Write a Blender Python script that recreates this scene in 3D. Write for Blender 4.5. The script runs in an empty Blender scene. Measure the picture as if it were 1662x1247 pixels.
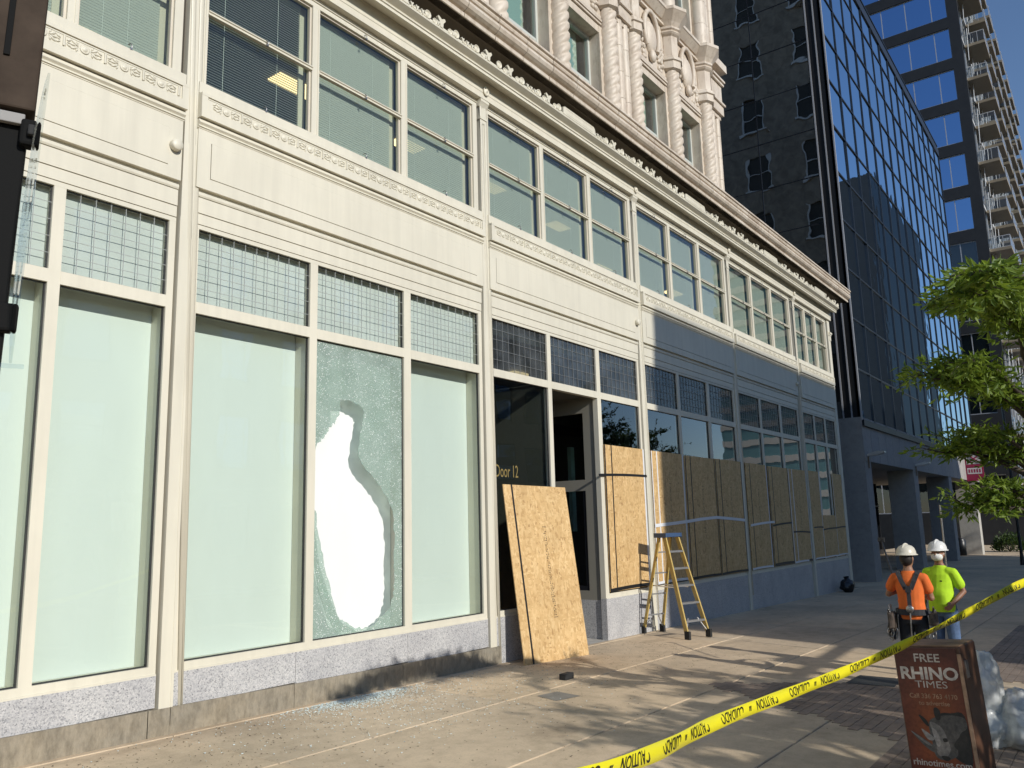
import bpy, bmesh, math, random
from mathutils import Vector, Matrix, noise
from mathutils.geometry import tessellate_polygon
R = random.Random(7)
sc = bpy.context.scene
col = sc.collection
PI = math.pi

# ---------------------------------------------------------------- camera, sky, sun, exposure
cam_d = bpy.data.cameras.new('camera')
cam_d.sensor_width = 36.0
cam_d.lens = 28.874
cam_d.clip_start = 0.05
cam_d.clip_end = 2000
cam = bpy.data.objects.new('camera', cam_d)
col.objects.link(cam)
_r = Vector((0.595023, -0.803281, -0.026227))
_u = Vector((-0.122383, -0.122809, 0.984856))
_b = Vector((-0.794336, -0.582802, -0.171382))
cam.matrix_world = Matrix(((_r.x, _u.x, _b.x, 0), (_r.y, _u.y, _b.y, -7.5), (_r.z, _u.z, _b.z, 1.75), (0, 0, 0, 1)))
sc.camera = cam

SUN_DIR = Vector((0.22, 1.0, -0.46)).normalized()      # the way the light travels
world = bpy.data.worlds.new('World')
sc.world = world
world.use_nodes = True
wn = world.node_tree
sky = wn.nodes.new('ShaderNodeTexSky')
sky.sky_type = 'NISHITA'
sky.sun_disc = False
sky.sun_elevation = math.asin(-SUN_DIR.z)
sky.sun_rotation = math.atan2(-SUN_DIR.x, -SUN_DIR.y)
sky.air_density = 1.0
sky.dust_density = 0.1
sky.ozone_density = 3.5
tint = wn.nodes.new('ShaderNodeMix'); tint.data_type = 'RGBA'; tint.blend_type = 'MULTIPLY'
tint.inputs[0].default_value = 1.0; tint.inputs[7].default_value = (1.0, 1.0, 1.04, 1)
wn.links.new(sky.outputs[0], tint.inputs[6]); wn.links.new(tint.outputs[2], wn.nodes['Background'].inputs[0])
wn.nodes['Background'].inputs[1].default_value = 0.12
sun_d = bpy.data.lights.new('sun', 'SUN')
sun_d.energy = 4.05
sun_d.angle = math.radians(0.53)
sun_d.color = (1.0, 0.962, 0.885)
sun = bpy.data.objects.new('sun', sun_d)
col.objects.link(sun)
sun.rotation_euler = SUN_DIR.to_track_quat('-Z', 'Y').to_euler()
sun.location = (-20, -50, 40)
sc.view_settings.view_transform = 'Standard'
sc.view_settings.look = 'None'
sc.view_settings.exposure = 0.0
sc.view_settings.gamma = 1.0
sc.view_settings.use_curve_mapping = False
sc.cycles.max_bounces = 10
sc.cycles.transparent_max_bounces = 24
sc.cycles.glossy_bounces = 5
sc.cycles.caustics_reflective = False
sc.cycles.caustics_refractive = False
sc.cycles.sample_clamp_indirect = 6.0

# ---------------------------------------------------------------- helpers
WLOC = {}

def put(name, me, parent=None, loc=(0, 0, 0), rot=None, **kw):
    o = bpy.data.objects.new(name, me)
    col.objects.link(o)
    if parent is not None:
        o.parent = parent
        b = WLOC.get(parent.name, Vector((0, 0, 0)))
    else:
        b = Vector((0, 0, 0))
    l = Vector(loc)
    o.location = l - b if kw.pop('world', True) else l
    WLOC[o.name] = Vector(loc)
    if rot is not None:
        o.rotation_euler = rot
    for k, val in kw.items():
        o[k] = val
    return o

def thing(name, label, cat, loc=(0, 0, 0), rot=None, group=None, scale=None):
    o = put(name, None, None, loc, rot, label=label, category=cat)
    o.empty_display_size = 0.2
    if group: o['group'] = group
    if scale: o.scale = (scale,) * 3
    return o

def tag(o, label, cat, group=None):
    o['label'] = label; o['category'] = cat
    if group: o['group'] = group
    return o

class MB:
    def __init__(s):
        s.v = []; s.f = []; s.mi = []; s.sm = []
    def add(s, vs, fs, mi=0, sm=False):
        n = len(s.v)
        s.v += [tuple(p) for p in vs]
        for f in fs:
            s.f.append(tuple(n + i for i in f)); s.mi.append(mi); s.sm.append(sm)
    def box(s, x0, x1, y0, y1, z0, z1, mi=0):
        s.add([(x0, y0, z0), (x1, y0, z0), (x1, y1, z0), (x0, y1, z0), (x0, y0, z1), (x1, y0, z1), (x1, y1, z1), (x0, y1, z1)],
              [(0, 3, 2, 1), (4, 5, 6, 7), (0, 1, 5, 4), (1, 2, 6, 5), (2, 3, 7, 6), (3, 0, 4, 7)], mi)
    def prism(s, prof, x0, x1, mi=0):          # prof: closed loop of (y, z), extruded along x
        n = len(prof)
        vs = [(x0, y, z) for y, z in prof] + [(x1, y, z) for y, z in prof]
        fs = [(i, (i + 1) % n, n + (i + 1) % n, n + i) for i in range(n)]
        fs += [tuple(range(n - 1, -1, -1)), tuple(range(n, 2 * n))]
        s.add(vs, fs, mi)
    def plate(s, outline, y0, y1, mi=0):       # outline: loop of (x, z), thickness along y
        n = len(outline)
        vs = [(x, y0, z) for x, z in outline] + [(x, y1, z) for x, z in outline]
        fs = [(i, (i + 1) % n, n + (i + 1) % n, n + i) for i in range(n)]
        tri = tessellate_polygon([[Vector((x, z, 0)) for x, z in outline]])
        fs += [tuple(t) for t in tri] + [tuple(n + i for i in reversed(t)) for t in tri]
        s.add(vs, fs, mi)
    def tube(s, path, rad, n=8, mi=0, sm=True, flat=1.0, flat_axis=None):
        path = [Vector(p) for p in path]
        if not isinstance(rad, (list, tuple)): rad = [rad] * len(path)
        rings = []
        ref = None
        for i, p in enumerate(path):
            d = (path[min(i + 1, len(path) - 1)] - path[max(i - 1, 0)]).normalized()
            if ref is None:
                ref = flat_axis or (Vector((0, 0, 1)) if abs(d.z) < 0.9 else Vector((1, 0, 0)))
                ref = Vector(ref)
            a = (ref - d * ref.dot(d))
            if a.length < 1e-6: a = d.orthogonal()
            a.normalize(); b = d.cross(a)
            ref = a
            rings.append([p + a * math.cos(2 * PI * k / n) * rad[i] * flat + b * math.sin(2 * PI * k / n) * rad[i] for k in range(n)])
        vs = [q for r_ in rings for q in r_]
        m = len(path)
        fs = [(i * n + k, i * n + (k + 1) % n, (i + 1) * n + (k + 1) % n, (i + 1) * n + k) for i in range(m - 1) for k in range(n)]
        s.add(vs, fs, mi, sm)
        for cp_ in (range(n - 1, -1, -1), range((m - 1) * n, m * n)):
            s.add([vs[q] for q in cp_], [tuple(range(n))], mi)
    def lathe(s, prof, n=16, c=(0, 0, 0), mi=0, sm=True, sx=1, sy=1):   # prof: (r, z)
        vs = []; m = len(prof)
        for r_, z in prof:
            for k in range(n):
                a = 2 * PI * k / n
                vs.append((c[0] + r_ * math.cos(a) * sx, c[1] + r_ * math.sin(a) * sy, c[2] + z))
        fs = [(i * n + k, i * n + (k + 1) % n, (i + 1) * n + (k + 1) % n, (i + 1) * n + k) for i in range(m - 1) for k in range(n)]
        s.add(vs, fs, mi, sm)
        for cp_ in (range(n - 1, -1, -1), range((m - 1) * n, m * n)):
            s.add([vs[q] for q in cp_], [tuple(range(n))], mi)
    def ell(s, c, rx, ry, rz, n=12, m=8, mi=0):
        prof = [(max(math.sin(PI * i / m), 0.02), -math.cos(PI * i / m)) for i in range(m + 1)]
        vs = []
        for q, z in prof:
            for k in range(n):
                a = 2 * PI * k / n
                vs.append((c[0] + rx * q * math.cos(a), c[1] + ry * q * math.sin(a), c[2] + rz * z))
        fs = [(i * n + k, i * n + (k + 1) % n, (i + 1) * n + (k + 1) % n, (i + 1) * n + k) for i in range(m) for k in range(n)]
        fs += [tuple(range(n - 1, -1, -1)), tuple(m * n + k for k in range(n))]
        s.add(vs, fs, mi, True)
    def xf(s, fn, start=0):
        for i in range(start, len(s.v)):
            s.v[i] = tuple(fn(Vector(s.v[i])))
    def mesh(s, name, mats, off=(0, 0, 0)):
        me = bpy.data.meshes.new(name)
        ox, oy, oz = off
        me.from_pydata([(a - ox, b - oy, c - oz) for a, b, c in s.v], [], s.f)
        if not isinstance(mats, (list, tuple)): mats = [mats]
        for m in mats: me.materials.append(m)
        me.polygons.foreach_set('material_index', s.mi)
        me.polygons.foreach_set('use_smooth', s.sm)
        me.update()
        bm = bmesh.new(); bm.from_mesh(me)
        bmesh.ops.recalc_face_normals(bm, faces=bm.faces)
        bm.to_mesh(me); bm.free()
        return me
    def build(s, name, mats, parent=None, loc=None, rot=None, bevel=0, **kw):
        # vertices are in world space unless local=True
        if kw.pop('local', False):
            me = s.mesh(name, mats)
            o = put(name, me, parent, loc or (0, 0, 0), rot, world=False, **kw)
        else:
            if loc is None:
                loc = WLOC.get(parent.name, Vector((0, 0, 0))) if parent else Vector((0, 0, 0))
            me = s.mesh(name, mats, loc)
            o = put(name, me, parent, loc, rot, **kw)
        if bevel:
            b = o.modifiers.new('bevel', 'BEVEL'); b.width = bevel; b.segments = 2; b.limit_method = 'ANGLE'
        return o

def B(x0, x1, y0, y1, z0, z1):
    m = MB(); m.box(x0, x1, y0, y1, z0, z1); return m

def text_geo(body, size=1.0, bold=0.0, align='LEFT'):
    cu = bpy.data.curves.new('t', 'FONT'); cu.body = body; cu.size = size; cu.align_x = align
    cu.offset = bold; cu.resolution_u = 3
    o = bpy.data.objects.new('t', cu); col.objects.link(o)
    dg = bpy.context.evaluated_depsgraph_get()
    me = bpy.data.meshes.new_from_object(o.evaluated_get(dg))
    vs = [v.co.copy() for v in me.vertices]; fs = [tuple(p.vertices) for p in me.polygons]
    bpy.data.objects.remove(o); bpy.data.curves.remove(cu); bpy.data.meshes.remove(me)
    return vs, fs

# ---------------------------------------------------------------- materials
MATS = {}
def mat(name):
    m = bpy.data.materials.new(name); m.use_nodes = True
    MATS[name] = m
    nt = m.node_tree
    return m, nt, nt.nodes['Principled BSDF'], nt.nodes['Material Output']

def coords(nt, kind='Object'):
    if kind == 'World':
        return nt.nodes.new('ShaderNodeNewGeometry').outputs['Position']
    return nt.nodes.new('ShaderNodeTexCoord').outputs[kind]

def noise_n(nt, vec, scale, detail=4, rough=0.55, mapping=None):
    n = nt.nodes.new('ShaderNodeTexNoise'); n.inputs['Scale'].default_value = scale
    n.inputs['Detail'].default_value = detail; n.inputs['Roughness'].default_value = rough
    if mapping:
        mp = nt.nodes.new('ShaderNodeMapping'); mp.inputs['Scale'].default_value = mapping
        nt.links.new(vec, mp.inputs[0]); vec = mp.outputs[0]
    nt.links.new(vec, n.inputs['Vector'])
    return n

def ramp(nt, fac, stops):
    r_ = nt.nodes.new('ShaderNodeValToRGB')
    el = r_.color_ramp.elements
    while len(el) < len(stops): el.new(0.5)
    for e, (p, c) in zip(el, stops):
        e.position = p; e.color = (*c, 1) if len(c) == 3 else c
    nt.links.new(fac, r_.inputs[0])
    return r_.outputs[0]

def mixc(nt, fac, a, b, mode='MIX'):
    n = nt.nodes.new('ShaderNodeMix'); n.data_type = 'RGBA'; n.blend_type = mode
    for sock, val in ((n.inputs[0], fac), (n.inputs[6], a), (n.inputs[7], b)):
        if hasattr(val, 'is_output'): nt.links.new(val, sock)
        elif isinstance(val, (int, float)): sock.default_value = val
        else: sock.default_value = (*val, 1)
    return n.outputs[2]

def bump(nt, bs, h, strength=0.2, dist=0.01):
    b = nt.nodes.new('ShaderNodeBump'); b.inputs['Strength'].default_value = strength; b.inputs['Distance'].default_value = dist
    nt.links.new(h, b.inputs['Height']); nt.links.new(b.outputs[0], bs.inputs['Normal'])

def simple(name, color, rough=0.6, metal=0.0, var=0.0, scale=6.0, bmp=0.0, spec=0.5, space='World', stretch=None):
    m, nt, bs, out = mat(name)
    bs.inputs['Base Color'].default_value = (*color, 1)
    bs.inputs['Roughness'].default_value = rough
    bs.inputs['Metallic'].default_value = metal
    bs.inputs['Specular IOR Level'].default_value = spec
    if var or bmp:
        v_ = coords(nt, space)
        n = noise_n(nt, v_, scale, 6, 0.6, stretch)
        if var:
            lo = tuple(c * (1 - var) for c in color); hi = tuple(min(1, c * (1 + var)) for c in color)
            nt.links.new(ramp(nt, n.outputs[0], [(0.3, lo), (0.7, hi)]), bs.inputs['Base Color'])
        if bmp: bump(nt, bs, n.outputs[0], bmp, 0.01)
    return m

def paint(name, color, dirt=0.12, rough=0.45):
    m, nt, bs, out = mat(name)
    v_ = coords(nt, 'World')
    big = noise_n(nt, v_, 0.9, 5, 0.6)
    streak = noise_n(nt, v_, 5.0, 4, 0.6, (1.6, 1.6, 0.12))
    f = nt.nodes.new('ShaderNodeMath'); f.operation = 'MULTIPLY'
    nt.links.new(big.outputs[0], f.inputs[0]); nt.links.new(streak.outputs[0], f.inputs[1])
    c = ramp(nt, f.outputs[0], [(0.12, tuple(x * (1 - dirt) for x in color)), (0.34, color)])
    nt.links.new(c, bs.inputs['Base Color'])
    bs.inputs['Roughness'].default_value = rough
    fine = noise_n(nt, v_, 40, 3)
    bump(nt, bs, fine.outputs[0], 0.06, 0.004)
    return m

PAINT = paint('cream_paint', (0.675, 0.635, 0.525), 0.11)
PAINT2 = paint('cream_sill_paint', (0.64, 0.58, 0.48))
SLOT = simple('dark_joint', (0.055, 0.045, 0.035), 0.9)
CAULK = simple('gasket', (0.02, 0.02, 0.02), 0.6)

def granite():
    m, nt, bs, out = mat('speckled_granite')
    v_ = coords(nt, 'World')
    vo = nt.nodes.new('ShaderNodeTexVoronoi'); vo.inputs['Scale'].default_value = 95
    nt.links.new(v_, vo.inputs['Vector'])
    bw = nt.nodes.new('ShaderNodeSeparateColor'); nt.links.new(vo.outputs['Color'], bw.inputs[0])
    c = ramp(nt, bw.outputs[0], [(0.0, (0.22, 0.22, 0.23)), (0.16, (0.38, 0.38, 0.385)), (0.5, (0.48, 0.475, 0.475)), (0.8, (0.53, 0.52, 0.51)), (1.0, (0.60, 0.585, 0.575))])
    n = noise_n(nt, v_, 2.2, 5)
    sh = ramp(nt, n.outputs[0], [(0.3, (0.82, 0.82, 0.84)), (0.65, (1, 1, 1))])
    nt.links.new(mixc(nt, 1.0, c, sh, 'MULTIPLY'), bs.inputs['Base Color'])
    bs.inputs['Roughness'].default_value = 0.5
    bump(nt, bs, bw.outputs[0], 0.05, 0.003)
    return m
GRANITE = granite()

def basestone():
    m, nt, bs, out = mat('weathered_base_stone')
    v_ = coords(nt, 'World')
    n = noise_n(nt, v_, 1.1, 6, 0.65)
    st = noise_n(nt, v_, 16, 6, 0.7, (1, 1, 0.45))
    c = ramp(nt, n.outputs[0], [(0.3, (0.26, 0.235, 0.19)), (0.6, (0.33, 0.28, 0.205))])
    d = ramp(nt, st.outputs[0], [(0.34, (0.52, 0.51, 0.49)), (0.62, (1, 1, 1))])
    nt.links.new(mixc(nt, 0.8, c, d, 'MULTIPLY'), bs.inputs['Base Color'])
    bs.inputs['Roughness'].default_value = 0.85
    bump(nt, bs, st.outputs[0], 0.35, 0.01)
    return m
BASE = basestone()

def concrete(name, base, spot=0.5, tint=0.25, sc1=0.45):
    m, nt, bs, out = mat(name)
    v_ = coords(nt, 'World')
    n1 = noise_n(nt, v_, sc1, 6, 0.62)
    n2 = noise_n(nt, v_, 5.5, 8, 0.7)
    n3 = noise_n(nt, v_, 60, 4, 0.7)
    oi = nt.nodes.new('ShaderNodeObjectInfo')
    lo = tuple(c * (1 - tint) for c in base); hi = tuple(c * (1 + tint * 0.8) for c in base)
    c1 = ramp(nt, n1.outputs[0], [(0.32, lo), (0.5, base), (0.68, hi)])
    c2 = ramp(nt, n2.outputs[0], [(0.3, (0.74, 0.74, 0.72)), (0.55, (1, 1, 1))])
    c3 = ramp(nt, n3.outputs[0], [(0.3, (0.72, 0.72, 0.72)), (0.46, (1, 1, 1)), (0.7, (1.1, 1.1, 1.1))])
    c = mixc(nt, 0.8, c1, c2, 'MULTIPLY'); c = mixc(nt, spot, c, c3, 'MULTIPLY')
    if spot > .55:      # old gum spots and drip stains with their own outline
        gv = nt.nodes.new('ShaderNodeTexVoronoi'); gv.inputs['Scale'].default_value = 2.3; nt.links.new(v_, gv.inputs['Vector'])
        c = mixc(nt, 1.0, c, ramp(nt, gv.outputs['Distance'], [(0.045, (0.62, 0.61, 0.60)), (0.065, (1, 1, 1))]), 'MULTIPLY')
        st_n = noise_n(nt, v_, 0.8, 8, 0.72, (1.0, 1.6, 1))
        c = mixc(nt, 1.0, c, ramp(nt, st_n.outputs[0], [(0.56, (1, 1, 1)), (0.64, (0.84, 0.83, 0.82)), (0.75, (0.78, 0.77, 0.76))]), 'MULTIPLY')
    rr = ramp(nt, oi.outputs['Random'], [(0, (0.90, 0.91, 0.93)), (1, (1.06, 1.03, 0.99))])
    c = mixc(nt, 1.0, c, rr, 'MULTIPLY')
    nt.links.new(c, bs.inputs['Base Color'])
    bs.inputs['Roughness'].default_value = 0.8
    ad = nt.nodes.new('ShaderNodeMath'); ad.operation = 'ADD'
    nt.links.new(n2.outputs[0], ad.inputs[0]); nt.links.new(n3.outputs[0], ad.inputs[1])
    bump(nt, bs, ad.outputs[0], 0.25, 0.004)
    return m
SLAB = concrete('sidewalk_concrete', (0.60, 0.47, 0.32), 0.6)
JOINT = concrete('mortar_joint', (0.46, 0.40, 0.31), 0.3)
PATCH = concrete('patch_concrete', (0.27, 0.25, 0.215), 0.3)
GREYCON = concrete('grey_precast_concrete', (0.33, 0.315, 0.305), 0.2, 0.12, 0.25)
PALECON = concrete('pale_concrete', (0.45, 0.43, 0.39), 0.3, 0.15)
PAVER = concrete('brick_paver', (0.26, 0.20, 0.155), 0.6, 0.3, 1.5)
ASPHALT = concrete('asphalt', (0.055, 0.055, 0.057), 0.7, 0.2)
LINE = simple('road_paint', (0.62, 0.6, 0.52), 0.7)

def terracotta():
    m, nt, bs, out = mat('cream_terracotta')
    v_ = coords(nt, 'World')
    n1 = noise_n(nt, v_, 1.3, 6, 0.6)
    n2 = noise_n(nt, v_, 9, 6, 0.7, (1, 1, 0.35))
    oi = nt.nodes.new('ShaderNodeObjectInfo')
    c1 = ramp(nt, n1.outputs[0], [(0.3, (0.52, 0.44, 0.36)), (0.55, (0.62, 0.545, 0.455)), (0.7, (0.66, 0.60, 0.52))])
    c2 = ramp(nt, n2.outputs[0], [(0.28, (0.62, 0.58, 0.52)), (0.5, (1, 1, 1))])
    rr = ramp(nt, oi.outputs['Random'], [(0, (0.92, 0.9, 0.87)), (1, (1.05, 1.04, 1.03))])
    c = mixc(nt, 0.75, c1, c2, 'MULTIPLY'); c = mixc(nt, 1.0, c, rr, 'MULTIPLY')
    nt.links.new(c, bs.inputs['Base Color'])
    bs.inputs['Roughness'].default_value = 0.5
    bump(nt, bs, n2.outputs[0], 0.15, 0.006)
    return m
TERRA = terracotta()
GROUT = simple('terracotta_grout', (0.20, 0.165, 0.125), 0.9)

def osb():
    m, nt, bs, out = mat('osb_board')
    v_ = coords(nt, 'Object')
    dist = noise_n(nt, v_, 3.0, 3)
    cols = []
    hs = []
    for i, (ang, sc_) in enumerate(((0.25, (9, 9, 34)), (1.05, (34, 9, 10)), (-0.6, (26, 9, 13)))):
        mp = nt.nodes.new('ShaderNodeMapping')
        mp.inputs['Rotation'].default_value = (0, ang, 0)
        mp.inputs['Scale'].default_value = sc_
        mp.inputs['Location'].default_value = (i * 3.7, 0, i * 1.9)
        ad = mixc(nt, 0.03, v_, dist.outputs['Color'], 'ADD')
        nt.links.new(ad, mp.inputs[0])
        vo = nt.nodes.new('ShaderNodeTexVoronoi'); vo.inputs['Scale'].default_value = 1.0
        nt.links.new(mp.outputs[0], vo.inputs['Vector'])
        sp = nt.nodes.new('ShaderNodeSeparateColor'); nt.links.new(vo.outputs['Color'], sp.inputs[0])
        cols.append(sp.outputs[0]); hs.append(vo.outputs['Distance'])
    pal = [(0.0, (0.40, 0.24, 0.10)), (0.12, (0.52, 0.335, 0.145)), (0.5, (0.59, 0.39, 0.178)), (0.85, (0.66, 0.455, 0.225)), (1.0, (0.71, 0.51, 0.265))]
    a, b, c = [ramp(nt, x, pal) for x in cols]
    k1 = ramp(nt, cols[1], [(0.45, (0, 0, 0)), (0.5, (1, 1, 1))])
    sel = noise_n(nt, v_, 14, 2)
    k2 = ramp(nt, sel.outputs[0], [(0.48, (0, 0, 0)), (0.52, (1, 1, 1))])
    c0 = mixc(nt, k1, a, b); c0 = mixc(nt, k2, c0, c)
    lg = noise_n(nt, v_, 1.8, 4)
    tone = ramp(nt, lg.outputs[0], [(0.3, (0.86, 0.84, 0.8)), (0.7, (1.06, 1.05, 1.03))])
    c0 = mixc(nt, 1.0, c0, tone, 'MULTIPLY')
    nt.links.new(c0, bs.inputs['Base Color'])
    bs.inputs['Roughness'].default_value = 0.62
    bump(nt, bs, cols[0], 0.12, 0.002)
    return m
OSB = osb()
OSB_EDGE = simple('osb_edge', (0.34, 0.21, 0.10), 0.8, var=0.3, scale=60)
BLACKTAPE = simple('black_tape', (0.012, 0.012, 0.013), 0.45)
WHITETAPE = simple('white_tape', (0.72, 0.73, 0.75), 0.5)
STAMP = simple('stamp_ink', (0.045, 0.03, 0.018), 0.8)
FILM = simple('white_window_film', (0.78, 0.79, 0.785), 0.6, var=0.045, scale=0.9, bmp=0.35, stretch=(1, 1, .35))
FILM2 = simple('frosted_transom_film', (0.82, 0.86, 0.84), 0.7, var=0.07, scale=1.6)
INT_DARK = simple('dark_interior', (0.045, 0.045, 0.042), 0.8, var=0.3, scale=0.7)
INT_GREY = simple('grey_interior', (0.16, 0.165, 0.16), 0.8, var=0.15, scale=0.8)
INT_WHITE = simple('office_white', (0.5, 0.5, 0.48), 0.8)
BLIND = simple('blind_slat', (0.74, 0.76, 0.72), 0.45)
WIRE = simple('lead_wire', (0.36, 0.38, 0.37), 0.5)
WIRE2 = simple('pale_wire', (0.30, 0.31, 0.31), 0.45, 0.3)
ALU = simple('aluminium', (0.62, 0.62, 0.62), 0.35, 0.85, var=0.08, scale=12)
STEEL = simple('dull_steel', (0.35, 0.34, 0.33), 0.35, 0.9, var=0.2, scale=30)
BLACK = simple('black_metal', (0.012, 0.012, 0.013), 0.4, 0.0, bmp=0.05, scale=40)

def emit(name, color, strength):
    m, nt, bs, out = mat(name)
    bs.inputs['Emission Color'].default_value = (*color, 1); bs.inputs['Emission Strength'].default_value = strength
    bs.inputs['Base Color'].default_value = (0.5, 0.5, 0.5, 1)
    return m
LAMP = emit('fluorescent_panel', (1.0, 0.72, 0.36), 2.6)
LAMP_DIM = emit('warm_fixture', (1.0, 0.72, 0.36), 1.1)
BLUELED = emit('blue_led', (0.1, 0.05, 1.0), 4.0)

def front_fresnel(nt, fr):
    # thin panes: only the outer face of each side reflects (no internal total reflection)
    g_ = nt.nodes.new('ShaderNodeNewGeometry'); s_ = nt.nodes.new('ShaderNodeMath'); s_.operation = 'SUBTRACT'; s_.inputs[0].default_value = 1.0
    nt.links.new(g_.outputs['Backfacing'], s_.inputs[1])
    m_ = nt.nodes.new('ShaderNodeMath'); m_.operation = 'MULTIPLY'
    nt.links.new(fr.outputs[0], m_.inputs[0]); nt.links.new(s_.outputs[0], m_.inputs[1])
    return m_.outputs[0]
def glass(name, tint, k=1.0, wob=0.012, wscale=0.9, rough=0.0):
    m, nt, bs, out = mat(name)
    nt.nodes.remove(bs)
    tr = nt.nodes.new('ShaderNodeBsdfTransparent'); tr.inputs[0].default_value = (*tint, 1)
    gl = nt.nodes.new('ShaderNodeBsdfGlossy'); gl.inputs['Roughness'].default_value = rough
    gl.inputs[0].default_value = (0.95, 0.97, 1, 1)
    fr = nt.nodes.new('ShaderNodeFresnel'); fr.inputs[0].default_value = 1.5
    mu = nt.nodes.new('ShaderNodeMath'); mu.operation = 'MULTIPLY'; mu.inputs[1].default_value = k; mu.use_clamp = True
    nt.links.new(front_fresnel(nt, fr), mu.inputs[0])
    v_ = coords(nt, 'World')
    n = noise_n(nt, v_, wscale, 2)
    b = nt.nodes.new('ShaderNodeBump'); b.inputs['Strength'].default_value = 1.0; b.inputs['Distance'].default_value = wob
    nt.links.new(n.outputs[0], b.inputs['Height'])
    nt.links.new(b.outputs[0], gl.inputs['Normal'])
    mx = nt.nodes.new('ShaderNodeMixShader')
    nt.links.new(mu.outputs[0], mx.inputs[0]); nt.links.new(tr.outputs[0], mx.inputs[1]); nt.links.new(gl.outputs[0], mx.inputs[2])
    nt.links.new(mx.outputs[0], out.inputs[0])
    return m
GREEN = glass('green_tinted_glass', (0.908, 0.945, 0.920), 1.2, 0.003)
CLEAR = glass('clear_window_glass', (0.90, 0.94, 0.92), 2.4, 0.0035, 0.7)
UPPER = glass('upper_window_glass', (0.90, 0.94, 0.905), 1.6, 0.003, 0.8)
ACRYLIC = glass('clear_acrylic', (0.90, 0.92, 0.92), 1.5, 0.0)

TRANS = glass('textured_transom_glass', (0.87, 0.89, 0.875), 1.2, 0.004)
def hazy(name):
    m, nt, bs, out = mat(name)
    bs.inputs['Base Color'].default_value = (0.25, 0.265, 0.28, 1); bs.inputs['Roughness'].default_value = 0.3
    tr = nt.nodes.new('ShaderNodeBsdfTransparent'); tr.inputs[0].default_value = (0.75, 0.8, 0.8, 1)
    n = noise_n(nt, coords(nt, 'World'), 2.5, 4)
    f = ramp(nt, n.outputs[0], [(0.35, (.06, .06, .06)), (0.7, (.22, .22, .22))])
    mx = nt.nodes.new('ShaderNodeMixShader'); nt.links.new(f, mx.inputs[0]); nt.links.new(tr.outputs[0], mx.inputs[1]); nt.links.new(bs.outputs[0], mx.inputs[2])
    gl = nt.nodes.new('ShaderNodeBsdfGlossy'); gl.inputs['Roughness'].default_value = 0.03
    fr = nt.nodes.new('ShaderNodeFresnel'); fr.inputs[0].default_value = 1.6
    m2 = nt.nodes.new('ShaderNodeMixShader'); nt.links.new(front_fresnel(nt, fr), m2.inputs[0]); nt.links.new(mx.outputs[0], m2.inputs[1]); nt.links.new(gl.outputs[0], m2.inputs[2])
    nt.links.new(m2.outputs[0], out.inputs[0])
    return m
HAZY = hazy('hazy_transom_glass')
def crazed(name, tint, white, scale):
    m, nt, bs, out = mat(name)
    v_ = coords(nt, 'World')
    vo = nt.nodes.new('ShaderNodeTexVoronoi'); vo.feature = 'DISTANCE_TO_EDGE'; vo.inputs['Scale'].default_value = scale
    nt.links.new(v_, vo.inputs['Vector'])
    big = noise_n(nt, v_, 3.2, 6, 0.7)
    edge = ramp(nt, vo.outputs['Distance'], [(0.02, (1, 1, 1)), (0.12, (0, 0, 0))])
    vo2 = nt.nodes.new('ShaderNodeTexVoronoi'); vo2.inputs['Scale'].default_value = scale * 0.8
    nt.links.new(v_, vo2.inputs['Vector'])
    sp = nt.nodes.new('ShaderNodeSeparateColor'); nt.links.new(vo2.outputs['Color'], sp.inputs[0])
    spark = ramp(nt, sp.outputs[0], [(0.965, (0, 0, 0)), (0.98, (1, 1, 1))])  # pale cells put into the colour as glints
    bs.inputs['Base Color'].default_value = (*white, 1)
    nt.links.new(mixc(nt, spark, white, (0.95, 0.97, 0.96)), bs.inputs['Base Color'])
    bs.inputs['Roughness'].default_value = 0.25
    tr = nt.nodes.new('ShaderNodeBsdfTransparent'); tr.inputs[0].default_value = (*tint, 1)
    den = ramp(nt, big.outputs[0], [(0.35, (0.16, 0.16, 0.16)), (0.65, (0.40, 0.40, 0.40))])
    f = mixc(nt, 0.55, den, edge, 'ADD'); f = mixc(nt, spark, f, (0.9, 0.9, 0.9))
    mx = nt.nodes.new('ShaderNodeMixShader')
    nt.links.new(f, mx.inputs[0]); nt.links.new(tr.outputs[0], mx.inputs[1]); nt.links.new(bs.outputs[0], mx.inputs[2])
    nt.links.new(mx.outputs[0], out.inputs[0])
    return m
CRAZED = crazed('crazed_safety_glass', (0.80, 0.89, 0.84), (0.44, 0.53, 0.48), 170)
FOLDED = crazed('folded_crazed_glass', (0.62, 0.66, 0.64), (0.46, 0.49, 0.48), 210)

def mirror(name, color, wob, wscale=0.6):
    m, nt, bs, out = mat(name)
    bs.inputs['Base Color'].default_value = (*color, 1); bs.inputs['Metallic'].default_value = 1.0
    bs.inputs['Roughness'].default_value = 0.015
    v_ = coords(nt, 'World')
    n = noise_n(nt, v_, wscale, 2)
    bump(nt, bs, n.outputs[0], 1.0, wob)
    return m
MIRROR = mirror('blue_mirror_glass', (0.50, 0.76, 1.0), 0.006)
MIRROR2 = mirror('dark_mirror_glass', (0.66, 0.645, 0.61), 0.010, 0.7)
BLUEWIN = mirror('tower_window_glass', (0.30, 0.47, 0.72), 0.004)
DARKMUL = simple('dark_mullion', (0.018, 0.020, 0.026), 0.4, 0.3)
PALETRIM = simple('pale_metal_trim', (0.42, 0.42, 0.44), 0.4, 0.2)
BLACKCLAD = simple('black_cladding', (0.016, 0.016, 0.017), 0.55, var=0.25, scale=1.5)
BRONZE = simple('bronze_soffit', (0.29, 0.235, 0.16), 0.6, var=0.12, scale=0.6)
WHITEMET = simple('white_metal', (0.58, 0.58, 0.58), 0.45)

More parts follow.
